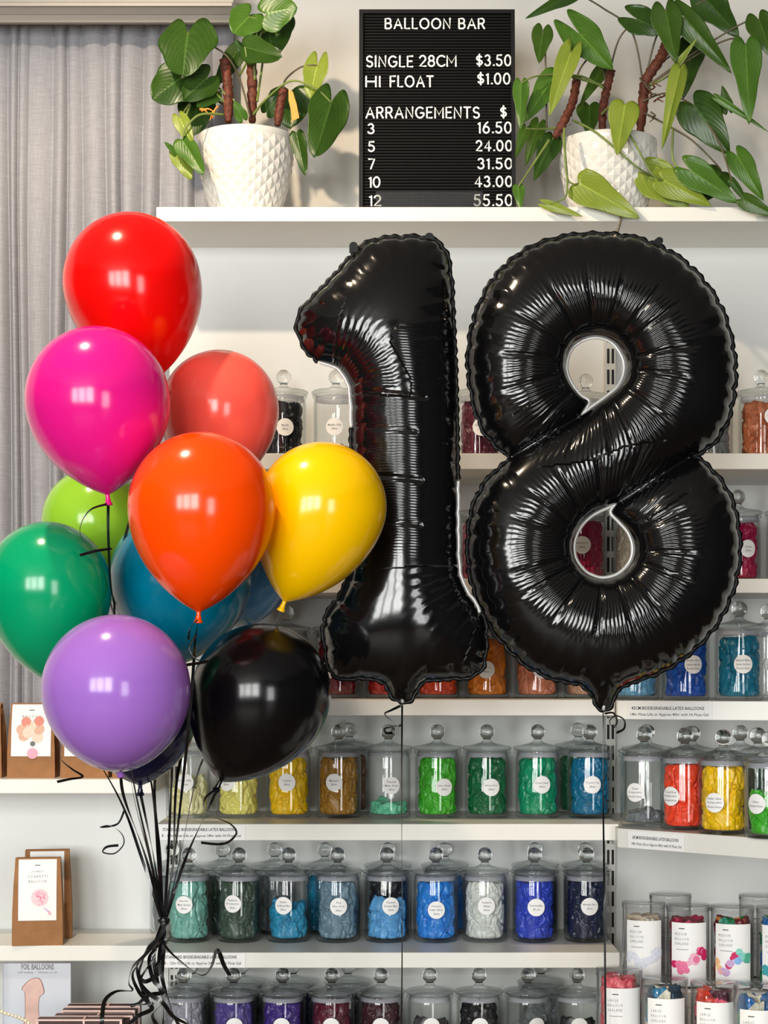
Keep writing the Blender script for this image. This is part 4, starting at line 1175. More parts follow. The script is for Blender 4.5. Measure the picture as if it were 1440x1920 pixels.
s1, s2, s3 = (1062, 215, 4.18), (1138, 160, 4.2), (1207, 165, 4.2)
right_leaves = [
    ((1080, -14), (987, 31), 30, 0, dict(Y=4.16, lobe=0.1, fold=0.3, **{'from': [s3, (1185, 60, 4.18), (1130, 15, 4.17)]}, dark=1)),
    ((1018, 57), (1011, 116), 42, 0, dict(Y=4.16, lobe=0.22, fold=0.2, **{'from': [(1025, 240, 4.17), (1024, 170, 4.16), (1022, 90, 4.16)]}, dark=1)),
    ((1086, 63), (1149, 128), 74, 1, dict(Y=4.13, Yt=4.10, lobe=0.55, fold=0.12, **{'from': [s1, (1085, 135, 4.17), (1110, 95, 4.15)]}, dark=1)),
    ((1070, 100), (1028, 214), 44, 2, dict(Y=4.11, lobe=0.2, fold=-0.3, tilt=0.3, **{'from': [s2, (1120, 110, 4.17), (1083, 106, 4.14)]}, dark=1)),
    ((1040, 142), (982, 227), 50, 1, dict(Y=4.15, lobe=0.12, fold=0.25, **{'from': [(1132, 165, 4.18), (1090, 143, 4.17)]})),
    ((977, 157), (976, 240), 32, 1, dict(Y=4.11, lobe=0.15, fold=0.3, **{'from': [(1130, 160, 4.18), (1060, 142, 4.15), (1005, 143, 4.12)]})),
    ((1195, 36), (1250, 60), 62, 0, dict(Y=4.15, lobe=0.55, fold=0.15, **{'from': [s2, (1160, 75, 4.18)]}, dark=1)),
    ((1248, 20), (1268, 114), 60, 0, dict(Y=4.09, lobe=0.22, fold=0.3, **{'from': [s3, (1240, 90, 4.2), (1265, -30, 4.16)]}, dark=1)),
    ((1284, 34), (1373, 133), 50, 0, dict(Y=4.10, lobe=0.3, fold=0.4, **{'from': [s3, (1235, 60, 4.17)]}, dark=1)),
    ((1325, 0), (1386, 66), 68, 0, dict(Y=4.14, lobe=0.3, fold=0.2, **{'from': [s3, (1260, 50, 4.18), (1300, 12, 4.15)]}, dark=1)),
    ((1423, 37), (1448, 104), 56, 0, dict(Y=4.10, lobe=0.25, fold=0.25, **{'from': [s3, (1300, 100, 4.15), (1390, 45, 4.12)]}, dark=1)),
    ((1398, 84), (1407, 228), 62, 1, dict(Y=4.08, lobe=0.12, fold=0.15, **{'from': [s3, (1320, 95, 4.14), (1375, 72, 4.1)]}, dark=1)),
    ((1300, 78), (1283, 181), 54, 0, dict(Y=4.22, lobe=0.1, fold=-0.2, **{'from': [(1225, 130, 4.2), (1270, 95, 4.22)]}, dark=1)),
    ((1269, 122), (1308, 70), 13, 2, dict(Y=4.09, lobe=0.1, fold=0.6)),
    ((1275, 128), (1243, 276), 34, 2, dict(Y=4.08, lobe=0.08, fold=0.6, **{'from': [s3, (1240, 150, 4.16)]})),
    ((1302, 198), (1368, 288), 84, 0, dict(Y=4.12, lobe=0.2, fold=0.2, tilt=0.15, **{'from': [(1205, 190, 4.2), (1250, 175, 4.17)]}, dark=1)),
    ((1345, 184), (1442, 244), 15, 1, dict(Y=4.10, lobe=0.1, fold=0.4)),
    ((1365, 205), (1355, 160), 26, 0, dict(Y=4.12, lobe=0.2, fold=0.3)),
    ((1172, 196), (1157, 288), 60, 2, dict(Y=4.08, Yt=4.06, lobe=0.1, fold=0.15, tilt=0.1, **{'from': [(1128, 215, 4.18), (1145, 200, 4.12)]})),
    ((1085, 343), (1198, 405), 72, 2, dict(Y=4.08, Yt=4.04, lobe=0.08, fold=0.12, **{'from': [(1058, 240, 4.1), (1060, 300, 4.08), (1064, 335, 4.08), (1075, 345, 4.08)]})),
    ((1028, 384), (1092, 404), 20, 2, dict(Y=4.07, lobe=0.3, fold=0.4, **{'from': [(1056, 250, 4.1), (1063, 330, 4.08), (1062, 365, 4.07), (1050, 376, 4.07)]})),
    ((1036, 262), (1001, 337), 44, 0, dict(Y=4.19, lobe=0.15, fold=0.2, **{'from': [(1050, 235, 4.18)]})),
    ((986, 241), (967, 293), 24, 0, dict(Y=4.15, lobe=0.15, fold=0.3, **{'from': [(1045, 240, 4.17), (1010, 242, 4.16)]})),
    ((1010, 232), (986, 308), 34, 0, dict(Y=4.2, lobe=0.15, fold=0.3)),
    ((972, 350), (976, 392), 24, 1, dict(Y=4.12, lobe=0.15, fold=0.3, **{'from': [(1030, 262, 4.15), (995, 315, 4.13)]})),
    ((1105, 198), (1105, 252), 50, 0, dict(Y=4.26, lobe=0.15, fold=0.2)),
    ((1128, 131), (1088, 196), 28, 0, dict(Y=4.24, lobe=0.15, fold=0.2)),
    ((1226, 332), (1292, 386), 82, 2, dict(Y=4.13, lobe=0.42, fold=0.1, **{'from': [(1075, 226, 4.17), (1120, 250, 4.11), (1190, 310, 4.1)]})),
    ((1243, 338), (1335, 384), 56, 2, dict(Y=4.10, lobe=0.16, fold=0.12, **{'from': [(1145, 210, 4.15), (1185, 260, 4.09), (1222, 325, 4.09)]})),
    ((1296, 320), (1384, 378), 62, 1, dict(Y=4.09, lobe=0.28, fold=0.15, **{'from': [(1262, 240, 4.12), (1262, 300, 4.12), (1285, 322, 4.1)]})),
    ((1352, 322), (1315, 378), 62, 0, dict(Y=4.17, lobe=0.1, fold=0.2, **{'from': [(1215, 215, 4.18), (1260, 240, 4.16), (1300, 265, 4.15), (1345, 310, 4.15)]}, dark=1)),
    ((1382, 292), (1433, 374), 50, 1, dict(Y=4.10, lobe=0.18, fold=0.2)),
    ((1394, 374), (1462, 408), 34, 0, dict(Y=4.06, lobe=0.15, fold=0.3)),
    ((1372, 338), (1414, 396), 16, 0, dict(Y=4.07, lobe=0.1, fold=0.4, **{'from': [(1300, 200, 4.14), (1345, 260, 4.1)]}, dark=1)),
]


def right_extra(t, base):
    rr = random.Random(12)
    for k in range(14):
        x, y = rr.choice([(1045, 235), (1062, 225), (1132, 225), (1205, 150), (1222, 165), (1225, 185), (1215, 215)])
        x += rr.uniform(-8, 8); y += rr.uniform(-8, 8)
        q = [P(x, y, 4.17) - base]
        for s_ in range(3): q.append(q[-1] + Vector((rr.uniform(-0.012, 0.016), rr.uniform(-0.012, 0.004), rr.uniform(-0.014, 0.004))))
        obj('aerial_root', tube(spline(q, 5), 0.0022, 6, 0.0012), M['bark'] if k % 2 else M['darkstalk'], t)


plant('sprawling potted plant with red-brown stems in a white pot at the right', 1140, 388, YP, 0.1125, 0.079, 0.180, right_leaves,
      [([(1040, 258, 4.16), (1058, 226, 4.16), (1074, 190, 4.17), (1082, 145, 4.18)], 8), ([(1130, 250, 4.2), (1130, 210, 4.2), (1138, 165, 4.2), (1146, 132, 4.2)], 8), ([(1200, 250, 4.21), (1206, 190, 4.21), (1212, 150, 4.2), (1238, 110, 4.19), (1249, 85, 4.19)], 10)], right_extra)


# ------------------------------------------------------------------ foil number balloons
def foil_material():
    m, N, K, b = nodes('black_foil')
    b.inputs['Base Color'].default_value = (0.0035, 0.0033, 0.0036, 1)
    b.inputs['Roughness'].default_value = 0.13
    b.inputs['Specular IOR Level'].default_value = 0.55
    ph = N.new('ShaderNodeAttribute'); ph.attribute_name = 'ph'
    wt = N.new('ShaderNodeAttribute'); wt.attribute_name = 'wt'
    tc = N.new('ShaderNodeTexCoord')
    n = N.new('ShaderNodeTexNoise'); n.inputs['Scale'].default_value = 22; n.inputs['Detail'].default_value = 2
    K.new(tc.outputs['Object'], n.inputs['Vector'])
    a = N.new('ShaderNodeMath'); a.operation = 'MULTIPLY_ADD'; a.inputs[1].default_value = 9.0
    K.new(n.outputs['Fac'], a.inputs[0]); K.new(ph.outputs['Fac'], a.inputs[2])
    s = N.new('ShaderNodeMath'); s.operation = 'SINE'; K.new(a.outputs[0], s.inputs[0])
    mu = N.new('ShaderNodeMath'); mu.operation = 'MULTIPLY'; K.new(s.outputs[0], mu.inputs[0]); K.new(wt.outputs['Fac'], mu.inputs[1])
    bp = N.new('ShaderNodeBump'); bp.inputs['Strength'].default_value = 1.0; bp.inputs['Distance'].default_value = 0.00045
    K.new(mu.outputs[0], bp.inputs['Height']); K.new(bp.outputs['Normal'], b.inputs['Normal'])
    return m


M['foil'] = foil_material()
M['foiledge'] = pm('black_foil_edge', (8, 8, 8), 0.4, 0.22, 0.1, 40)
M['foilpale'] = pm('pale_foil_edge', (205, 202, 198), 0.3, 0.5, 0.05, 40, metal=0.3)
YN = 3.46
SC = YN / F


def inside(P2, poly):
    x, y = P2[:, 0], P2[:, 1]
    res = np.zeros(len(P2), bool)
    a = np.array(poly); b_ = np.roll(a, -1, axis=0)
    for (xa, ya), (xb, yb) in zip(a, b_):
        c = ((ya > y) != (yb > y))
        if not c.any(): continue
        xi = (xb - xa) * (y - ya) / (yb - ya + 1e-12) + xa
        res ^= c & (x < xi)
    return res


def resample(loop, step):
    a = np.array([tuple(q) for q in loop]); a = np.vstack([a, a[:1]])
    d = np.hypot(*np.diff(a, axis=0).T); s = np.concatenate([[0], np.cumsum(d)])
    n = max(8, int(s[-1] / step)); t = np.linspace(0, s[-1], n, endpoint=False)
    return np.stack([np.interp(t, s, a[:, 0]), np.interp(t, s, a[:, 1])], 1)


def normals(a):
    t = np.roll(a, -1, axis=0) - np.roll(a, 1, axis=0)
    t /= np.linalg.norm(t, axis=1)[:, None] + 1e-9
    n = np.stack([t[:, 1], -t[:, 0]], 1)
    area = np.sum(a[:, 0] * np.roll(a[:, 1], -1) - np.roll(a[:, 0], -1) * a[:, 1])
    return n if area > 0 else -n                     # outward


def foil(name, label, outline, holes, slits, tabs, pale, seed, stripe, ribk=0.80, tail=None, YN=3.46):
    SC = YN / F
    rng = np.random.RandomState(seed)
    out = resample(spline([Vector(q) for q in outline], 8, True), 3.2)
    n = len(out)
    # puckers: valleys at irregular spacing, scallops between them
    val, s = [], 0.0
    while s < n * 3.2: val.append(s); s += rng.uniform(32, 54)
    sv = np.arange(n) * 3.2
    per = n * 3.2
    dv = np.min(np.abs((sv[:, None] - np.array(val)[None] + per / 2) % per - per / 2), axis=1)
    # no scallops on straight or concave runs
    t = np.roll(out, -6, axis=0) - out; t2 = out - np.roll(out, 6, axis=0)
    nrm = normals(out)
    cross = (t2[:, 0] * t[:, 1] - t2[:, 1] * t[:, 0])
    area = np.sum(out[:, 0] * np.roll(out[:, 1], -1) - np.roll(out[:, 0], -1) * out[:, 1])
    convex = np.clip(cross * np.sign(area) / 25.0, 0, 1)
    k = np.ones(25) / 25
    convex = np.convolve(np.concatenate([convex[-12:], convex, convex[:12]]), k, 'valid')
    scal = (1 - np.exp(-(dv / 7.0) ** 2)) * 3.6 - 3.0
    out = out + nrm * (scal * (0.35 + 0.65 * convex))[:, None]
    loops = [out] + [resample(spline([Vector(q) for q in h], 8, True), 3.2) for h in holes]
    pts = [q for q in np.concatenate(loops)]
    edges, b0 = [], 0
    for l in loops:
        m_ = len(l); edges += [(b0 + i, b0 + (i + 1) % m_) for i in range(m_)]; b0 += m_
    nb = b0
    bnd = np.concatenate(loops)
    extra = []
    for l, sg in zip(loops, [-1] + [-1] * len(holes)):
        nn_ = normals(l)
        for dd in (0.9, 2.4):
            extra.append(l + nn_ * dd * (-1 if l is loops[0] else 1))
    sl_pts, sl_val = [], []
    for (a, c, ua, ub) in slits:
        m_ = int(np.hypot(c[0] - a[0], c[1] - a[1]) / 3)
        for q in range(m_ + 1):
            tt = q / m_
            sl_pts.append((a[0] + (c[0] - a[0]) * tt, a[1] + (c[1] - a[1]) * tt)); sl_val.append(ua + (ub - ua) * math.sin(PI * tt) ** 2 if ub else ua)
    sl_pts = np.array(sl_pts) if sl_pts else np.zeros((0, 2))
    lo, hi = bnd.min(0) - 2, bnd.max(0) + 2
    gs = 4.2
    gx, gy = np.meshgrid(np.arange(lo[0], hi[0], gs), np.arange(lo[1], hi[1], gs * 0.866))
    gx = gx + (np.arange(gx.shape[0]) % 2)[:, None] * gs / 2
    g = np.stack([gx.ravel(), gy.ravel()], 1)

    def isin(q):
        r_ = inside(q, loops[0])
        for h in loops[1:]: r_ &= ~inside(q, h)
        return r_

    def dist(q, l):
        r_ = np.empty(len(q)); ix = np.empty(len(q), int)
        for a in range(0, len(q), 2000):
            d_ = ((q[a:a + 2000, None, :] - l[None]) ** 2).sum(2)
            ix[a:a + 2000] = d_.argmin(1); r_[a:a + 2000] = np.sqrt(d_.min(1))
        return r_, ix
    g = g[isin(g)]
    g = g[dist(g, bnd)[0] > 4.4]
    if len(sl_pts): g = g[dist(g, sl_pts)[0] > 2.6]
    ex = np.concatenate(extra); ex = ex[isin(ex)]
    if len(sl_pts):
        sin_ = isin(sl_pts)
        sin_ &= dist(sl_pts, bnd)[0] > 1.5
        sl_pts = sl_pts[sin_]; sl_val = list(np.array(sl_val)[sin_])
    allp = np.concatenate([bnd, sl_pts, ex, g])
    res = delaunay_2d_cdt([Vector((float(q[0]), float(q[1]))) for q in allp], edges, [], 0, 1e-5)
    vs = np.array([tuple(q) for q in res[0]]); tri = np.array([tuple(f) for f in res[2] if len(f) == 3])
    org = res[3]
    cen = vs[tri].mean(1)
    tri = tri[isin(cen)]
    fixed = np.zeros(len(vs), bool); val_u = np.zeros(len(vs))
    for i, o_ in enumerate(org):
        for q in o_:
            if q < nb: fixed[i] = True
            elif q < nb + len(sl_pts) and not fixed[i]: fixed[i] = True; val_u[i] = sl_val[q - nb]
    # membrane: solve  -laplace(u) = 1  (cotangent weights, conjugate gradients), height = k * sqrt(2u)
    I, J, Wt = [], [], []
    mass = np.zeros(len(vs))
    A = vs[tri]
    ar = 0.5 * np.abs((A[:, 1, 0] - A[:, 0, 0]) * (A[:, 2, 1] - A[:, 0, 1]) - (A[:, 1, 1] - A[:, 0, 1]) * (A[:, 2, 0] - A[:, 0, 0])) + 1e-9
    for k_ in range(3):
        i0, i1, i2 = tri[:, k_], tri[:, (k_ + 1) % 3], tri[:, (k_ + 2) % 3]
        e1 = vs[i1] - vs[i0]; e2 = vs[i2] - vs[i0]
        cot = (e1 * e2).sum(1) / (2 * ar)
        cot = np.clip(cot, 0.01, 20)
        I += [i1, i2]; J += [i2, i1]; Wt += [cot / 2, cot / 2]
        mass += np.bincount(i0, ar / 3, len(vs))
    I, J, Wt = np.concatenate(I), np.concatenate(J), np.concatenate(Wt)
    dg = np.bincount(I, Wt, len(vs)) + 1e-9
    free = ~fixed

    def mul(x): return dg * x - np.bincount(I, Wt * x[J], len(vs))
    u = val_u.copy()
    r_ = np.where(free, mass - mul(u), 0); z_ = r_ / dg; p_ = z_.copy(); rz = (r_ * z_).sum()
    for it in range(1500):
        Ap = np.where(free, mul(p_), 0)
        al = rz / ((p_ * Ap).sum() + 1e-20)
        u += al * p_; r_ -= al * Ap
        if np.abs(r_).max() < 1e-4: break
        z_ = r_ / dg; rz2 = (r_ * z_).sum(); p_ = z_ + (rz2 / rz) * p_; rz = rz2
    hgt = ribk * np.sqrt(np.maximum(2 * u, 0))
    # creases
    d0, i0 = dist(vs, loops[0])
    s0 = i0 * 3.2
    hgt *= 1 - 0.6 * np.exp(-d0 / 6.0)
    dval = np.min(np.abs((s0[:, None] - np.array(val)[None] + per / 2) % per - per / 2), axis=1)
    hgt *= 1 - 0.30 * np.exp(-(dval / 3.5) ** 2) * np.exp(-d0 / 16.0)
    ph = np.zeros(len(vs)); wt = np.zeros(len(vs))
    best = np.full(len(vs), 1e9)
    for h, (cx, cy, a0, cnt) in zip(loops[1:], stripe.get('holes', [])):
        dh, _ = dist(vs, h)
        an = (np.arctan2(vs[:, 1] - cy, vs[:, 0] - cx) - a0) % (2 * PI)
        cr = np.sort((np.arange(cnt) + rng.uniform(-0.25, 0.25, cnt)) * 2 * PI / cnt + 0.2)
        dl = np.min(np.abs(an[:, None] - cr[None]), axis=1)
        near = dh < best
        rad = np.hypot(vs[:, 0] - cx, vs[:, 1] - cy)
        hgt *= np.where(near, 1 - 0.11 * np.exp(-(dl * rad / 3.8) ** 2) * np.clip(1.25 - dh / 110.0, 0, 1) * np.clip(dh / 25, 0, 1), 1)
        w_ = np.clip((dh - 18) / 45, 0, 1) * np.clip((135 - dh) / 55, 0, 1)
        ph = np.where(near, an * 118, ph); wt = np.where(near, w_, wt)
        best = np.minimum(best, dh)
    for (fn) in stripe.get('fields', []):
        p_f, w_f = fn(vs)
        ph = np.where(w_f > wt, p_f, ph); wt = np.maximum(wt, w_f)
    for (ya, x_a, x_b, dep) in stripe.get('lines', []):
        hgt *= 1 - dep * np.exp(-((vs[:, 1] - ya - 0.12 * (vs[:, 0] - x_a)) / 3.0) ** 2) * ((vs[:, 0] > x_a) & (vs[:, 0] < x_b))
    ctr = P((lo[0] + hi[0]) / 2, hi[1], YN)
    X = (vs[:, 0] - CX) * SC - ctr.x; Z = ZC + (HZ - vs[:, 1]) * SC - ctr.z
    hm = hgt * SC
    nv = len(vs)
    bidx = fixed & (val_u == 0) & (u < 1e-9)
    remap = np.where(bidx, np.arange(nv), np.arange(nv) + nv)
    V = [(X[i], -hm[i], Z[i]) for i in range(nv)] + [(X[i], hm[i], Z[i]) for i in range(nv)]
    Fc = [tuple(int(q) for q in f) for f in tri] + [tuple(int(remap[q]) for q in f[::-1]) for f in tri]
    # image y runs down: flip so that faces look outwards
    a_, b2, c_ = (Vector(V[q]) for q in Fc[len(tri) // 2])
    if (b2 - a_).cross(c_ - a_).y > 0: Fc = [q[::-1] for q in Fc]
    t = thing('foil_number_balloon', label, 'balloon', ctr, 0, 'black foil number balloons')
    ob = obj('foil_body', (V, Fc), M['foil'], t)
    for nm, dat in (('ph', ph), ('wt', wt)):
        at = ob.data.attributes.new(nm, 'FLOAT', 'POINT'); at.data.foreach_set('value', np.concatenate([dat, dat]).astype(np.float32))

    def loc2(x, y, yy=0.0): return Vector(((x - CX) * SC - ctr.x, yy, ZC + (HZ - y) * SC - ctr.z))

    # welded rim round the outside and round each hole
    def rim(l, wd, wav, mat, sel=None, name_='seam'):
        nn_ = normals(l) * (1 if l is loops[0] else -1)
        V2, F2 = [], []
        m_ = len(l)
        for i in range(m_):
            sc = wd * (1 + wav * math.sin(i * 1.1) * 0.5)
            zz = 1.2 * math.sin(i * 0.5 + 1.3 * math.sin(i * 0.21)) * SC * wav
            a, c = l[i] - nn_[i] * 1.5, l[i] + nn_[i] * sc
            V2 += [loc2(a[0], a[1], -0.0006), loc2(c[0], c[1], zz - 0.0005), loc2(c[0], c[1], zz + 0.0005), loc2(a[0], a[1], 0.0006)]
        for i in range(m_):
            j = (i + 1) % m_
            if sel is not None and not (sel[i] and sel[j]): continue
            for k_ in range(4):
                k2 = (k_ + 1) % 4
                F2.append((i * 4 + k_, j * 4 + k_, j * 4 + k2, i * 4 + k2))
        if F2: obj(name_, (V2, F2), mat, t)
    psel = np.zeros(n, bool)
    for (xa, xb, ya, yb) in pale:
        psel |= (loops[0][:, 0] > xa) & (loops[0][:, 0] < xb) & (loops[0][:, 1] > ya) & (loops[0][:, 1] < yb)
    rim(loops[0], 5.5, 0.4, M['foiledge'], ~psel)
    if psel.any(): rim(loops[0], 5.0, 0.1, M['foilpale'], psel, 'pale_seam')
    for h in loops[1:]: rim(h, 5.0, 0.0, M['foilpale'], None, 'hole_seam')
    for (x, y, r, an) in tabs:
        c = Vector((x, y))
        dx, dy = math.cos(an), math.sin(an)
        pl = [Vector((x - dy * r - dx * r * 1.5, y + dx * r - dy * r * 1.5)), Vector((x - dy * r, y + dx * r))] + [Vector((x + r * math.cos(an + PI / 2 - PI * k_ / 8), y + r * math.sin(an + PI / 2 - PI * k_ / 8))) for k_ in range(1, 8)] + [Vector((x + dy * r, y - dx * r)), Vector((x + dy * r - dx * r * 1.5, y - dx * r - dy * r * 1.5))]
        m_ = len(pl)
        V2 = [loc2(q.x, q.y, -0.004) for q in pl] + [loc2(q.x, q.y, 0.004) for q in pl]
        obj('hanging_tab', (V2, [tuple(range(m_)), tuple(range(2 * m_ - 1, m_ - 1, -1))] + [(k_, (k_ + 1) % m_, m_ + (k_ + 1) % m_, m_ + k_) for k_ in range(m_)]), M['foiledge'], t, smooth=False)
    if tail:
        q = [loc2(x, y, -0.004) for x, y in tail]
        obj('filling_valve', tube(q, 0.0045, 8, 0.0030), M['foilpale'], t)
    return t


one = [(668, 470), (700, 451), (745, 445), (790, 445), (822, 455), (838, 480), (846, 530), (850, 610), (854, 700), (857, 850), (858, 1000), (860, 1060), (868, 1095), (888, 1128), (908, 1165), (911, 1210), (906, 1248), (893, 1264),
       (868, 1271), (825, 1273), (796, 1277), (783, 1290), (773, 1310), (756, 1316), (739, 1310), (728, 1292), (714, 1277), (690, 1271), (650, 1272), (625, 1266), (614, 1242), (608, 1200), (607, 1170), (618, 1143), (640, 1112), (652, 1080), (657, 1040), (659, 900), (659, 780), (656, 732), (645, 703),
       (624, 685), (592, 674), (574, 655), (559, 625), (558, 600), (568, 578), (600, 545), (638, 505)]


def fld_shaft(v):
    x, y = v[:, 0], v[:, 1]
    w_ = np.exp(-((x - 735) / 42) ** 2) * np.clip((y - 620) / 40, 0, 1) * np.clip((1060 - y) / 60, 0, 1) * 0.4
    return y * 2 * PI / 5.2, w_


def fld_corner(cx, cy, ra, rb, k, lo_, hi_, amp=0.9):
    def f(v):
        dx, dy = v[:, 0] - cx, v[:, 1] - cy
        r = np.hypot(dx, dy); a = np.arctan2(dy, dx)
        w_ = np.exp(-((r - (ra + rb) / 2) / ((rb - ra) / 2)) ** 2) * ((a > lo_) & (a < hi_)) * amp
        return a * k, w_
    return f


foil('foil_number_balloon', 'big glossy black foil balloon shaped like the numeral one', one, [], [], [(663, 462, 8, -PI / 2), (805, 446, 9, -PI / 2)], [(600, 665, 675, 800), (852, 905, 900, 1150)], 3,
     dict(fields=[fld_shaft, fld_corner(610, 740, 60, 150, 60, -1.35, 0.1), fld_corner(930, 1060, 60, 170, 50, 1.9, 3.1)], lines=[(893, 660, 790, 0.05), (740, 660, 800, 0.05), (805, 660, 780, 0.03), (975, 660, 790, 0.03)]),
     0.80, [(754, 1300), (755, 1318)])

eight = [(1130, 439), (1190, 446), (1250, 469), (1300, 506), (1340, 556), (1365, 612), (1378, 680), (1376, 740), (1363, 790), (1340, 828), (1312, 849), (1296, 855), (1312, 862), (1345, 893), (1373, 940), (1385, 1000), (1386, 1050), (1373, 1110), (1344, 1170), (1300, 1219), (1250, 1254), (1200, 1274),
         (1172, 1284), (1153, 1302), (1143, 1326), (1132, 1332), (1122, 1326), (1110, 1303), (1088, 1283), (1040, 1273), (990, 1249), (946, 1209), (911, 1160), (887, 1100), (878, 1040), (882, 970), (902, 917), (932, 881), (957, 859), (932, 838), (903, 800), (887, 750), (878, 690), (882, 630), (897, 576), (926, 522), (966, 482), (1010, 457), (1070, 442)]
hole_u = [(1117, 631), (1148, 641), (1168, 668), (1172, 694), (1162, 722), (1138, 744), (1110, 764), (1088, 780), (1098, 764), (1103, 752), (1088, 742), (1070, 718), (1061, 690), (1067, 660), (1086, 640)]
hole_l = [(1131, 1085), (1160, 1077), (1182, 1054), (1188, 1026), (1179, 998), (1160, 976), (1147, 962), (1150, 952), (1158, 943), (1140, 950), (1110, 965), (1088, 987), (1076, 1016), (1078, 1046), (1094, 1070), (1110, 1080)]
foil('foil_number_balloon', 'big glossy black foil balloon shaped like the numeral eight', eight, [hole_u, hole_l], [((1088, 781), (957, 859), 0.0, 260.0), ((1158, 942), (1296, 855), 0.0, 260.0)], [(993, 476, 8, -2.2), (1236, 452, 7, -0.7)], [], 5,
     dict(holes=[(1117, 690, 2.6, 15), (1131, 1030, -0.6, 15)]), 0.80, [(1132, 1318), (1131, 1332)], 3.50)

# ------------------------------------------------------------------ latex balloons of the bunch
BAL = [  # colour name, rgb, centre px, neck px, radius px, Y, upper height / radius
    ('red', (232, 8, 6), (248, 533), (292, 724), 129, 3.46, 1.03), ('hot pink', (226, 22, 132), (183, 752), (203, 940), 135, 3.20, 1.03), ('coral', (255, 92, 78), (412, 768), (395, 940), 111, 3.54, 1.0),
    ('lime green', (140, 192, 48), (180, 978), (205, 1120), 101, 3.66, 1.0), ('emerald green', (0, 152, 100), (90, 1102), (98, 1292), 118, 3.30, 1.05), ('teal blue', (0, 112, 142), (338, 1085), (345, 1255), 133, 3.48, 1.0),
    ('orange', (255, 74, 0), (378, 950), (372, 1160), 138, 3.14, 1.01), ('yellow', (255, 196, 0), (604, 950), (529, 1139), 121, 3.28, 1.0), ('steel blue', (72, 132, 178), (452, 1068), (470, 1185), 100, 3.75, 1.0),
    ('navy', (24, 24, 62), (262, 1352), (263, 1484), 104, 3.40, 1.0), ('lavender', (158, 106, 196), (218, 1292), (226, 1448), 139, 3.08, 1.01, 0.10), ('black', (10, 9, 11), (490, 1300), (408, 1476), 131, 3.30, 1.0)]
WHERE = {'red': 'at the top of the bunch', 'hot pink': 'at the left above the green one', 'coral': 'behind the orange one', 'lime green': 'behind the hot pink one', 'emerald green': 'cut by the left edge', 'teal blue': 'behind the orange and lavender ones',
         'orange': 'in the middle front of the bunch', 'yellow': 'overlapping the foil one', 'steel blue': 'far behind the yellow one', 'navy': 'hidden behind the lavender one', 'lavender': 'lowest at the front of the bunch', 'black': 'lowest at the right of the bunch'}
NECK = {}
for nm, rgb, c, nk, r, Y, up, *back in BAL:
    back = back[0] if back else 0.02
    C3, N3 = P(c[0], c[1], Y), P(nk[0], nk[1], Y + back)
    R = r * Y / F
    ax = (N3 - C3); L = ax.length; ax.normalize()
    mt = pm('latex_skin_' + nm.replace(' ', '_'), rgb, 0.17, 0.42, 0.0, 10, sss=0.10 if nm not in ('black', 'navy') else 0.0)
    prof = [(0, -R * up)]
    for k in range(1, 25):
        a = PI / 2 * k / 24
        prof.append((R * math.sin(a), -R * up * math.cos(a)))
    Lb = L - 0.012
    for k in range(1, 29):
        u = k / 28
        prof.append((max(R * (1 - u ** 2.05) ** 0.78, 0.0035), Lb * u))
    rot = ax.to_track_quat('Z', 'Y').to_matrix()
    tilt_m = rot
    t = thing('latex_balloon', 'round %s latex balloon %s' % (nm, WHERE[nm]), 'balloon', N3, 0, 'latex balloons of the bunch')
    pr = lathe(prof, 72)
    obj('balloon_skin', ([tilt_m @ Vector(v) + (C3 - N3) for v in pr[0]], pr[1]), mt, t)
    kn = lathe([(0.003, -0.014), (0.0042, -0.010), (0.0036, -0.006), (0.0052, -0.003), (0.0048, 0.0005), (0.0068, 0.003), (0.0075, 0.006), (0.0070, 0.0075), (0.0055, 0.006), (0.004, 0.002), (0, 0.001)], 20)
    obj('knot', ([tilt_m @ Vector(v) for v in kn[0]], kn[1]), mt, t)
    NECK[nm] = (nk[0], nk[1], Y + back)

# ------------------------------------------------------------------ ribbons
KX, KY, KYd = 307, 1727, 3.32


def ribbon(pts, label, width=0.0045, twist=1.5, tw0=0.4, group='black curling ribbons', n=10, name='curling_ribbon'):
    q = spline([P(*p) for p in pts], n)
    b0 = q[-1].copy()
    V, Fc = strip(q, width, 0.0007, twist, tw0)
    o = obj(name, ([v - b0 for v in V], Fc), M['ribbon'], None, b0, smooth=False)
    return tag(o, label, 'ribbon', group)


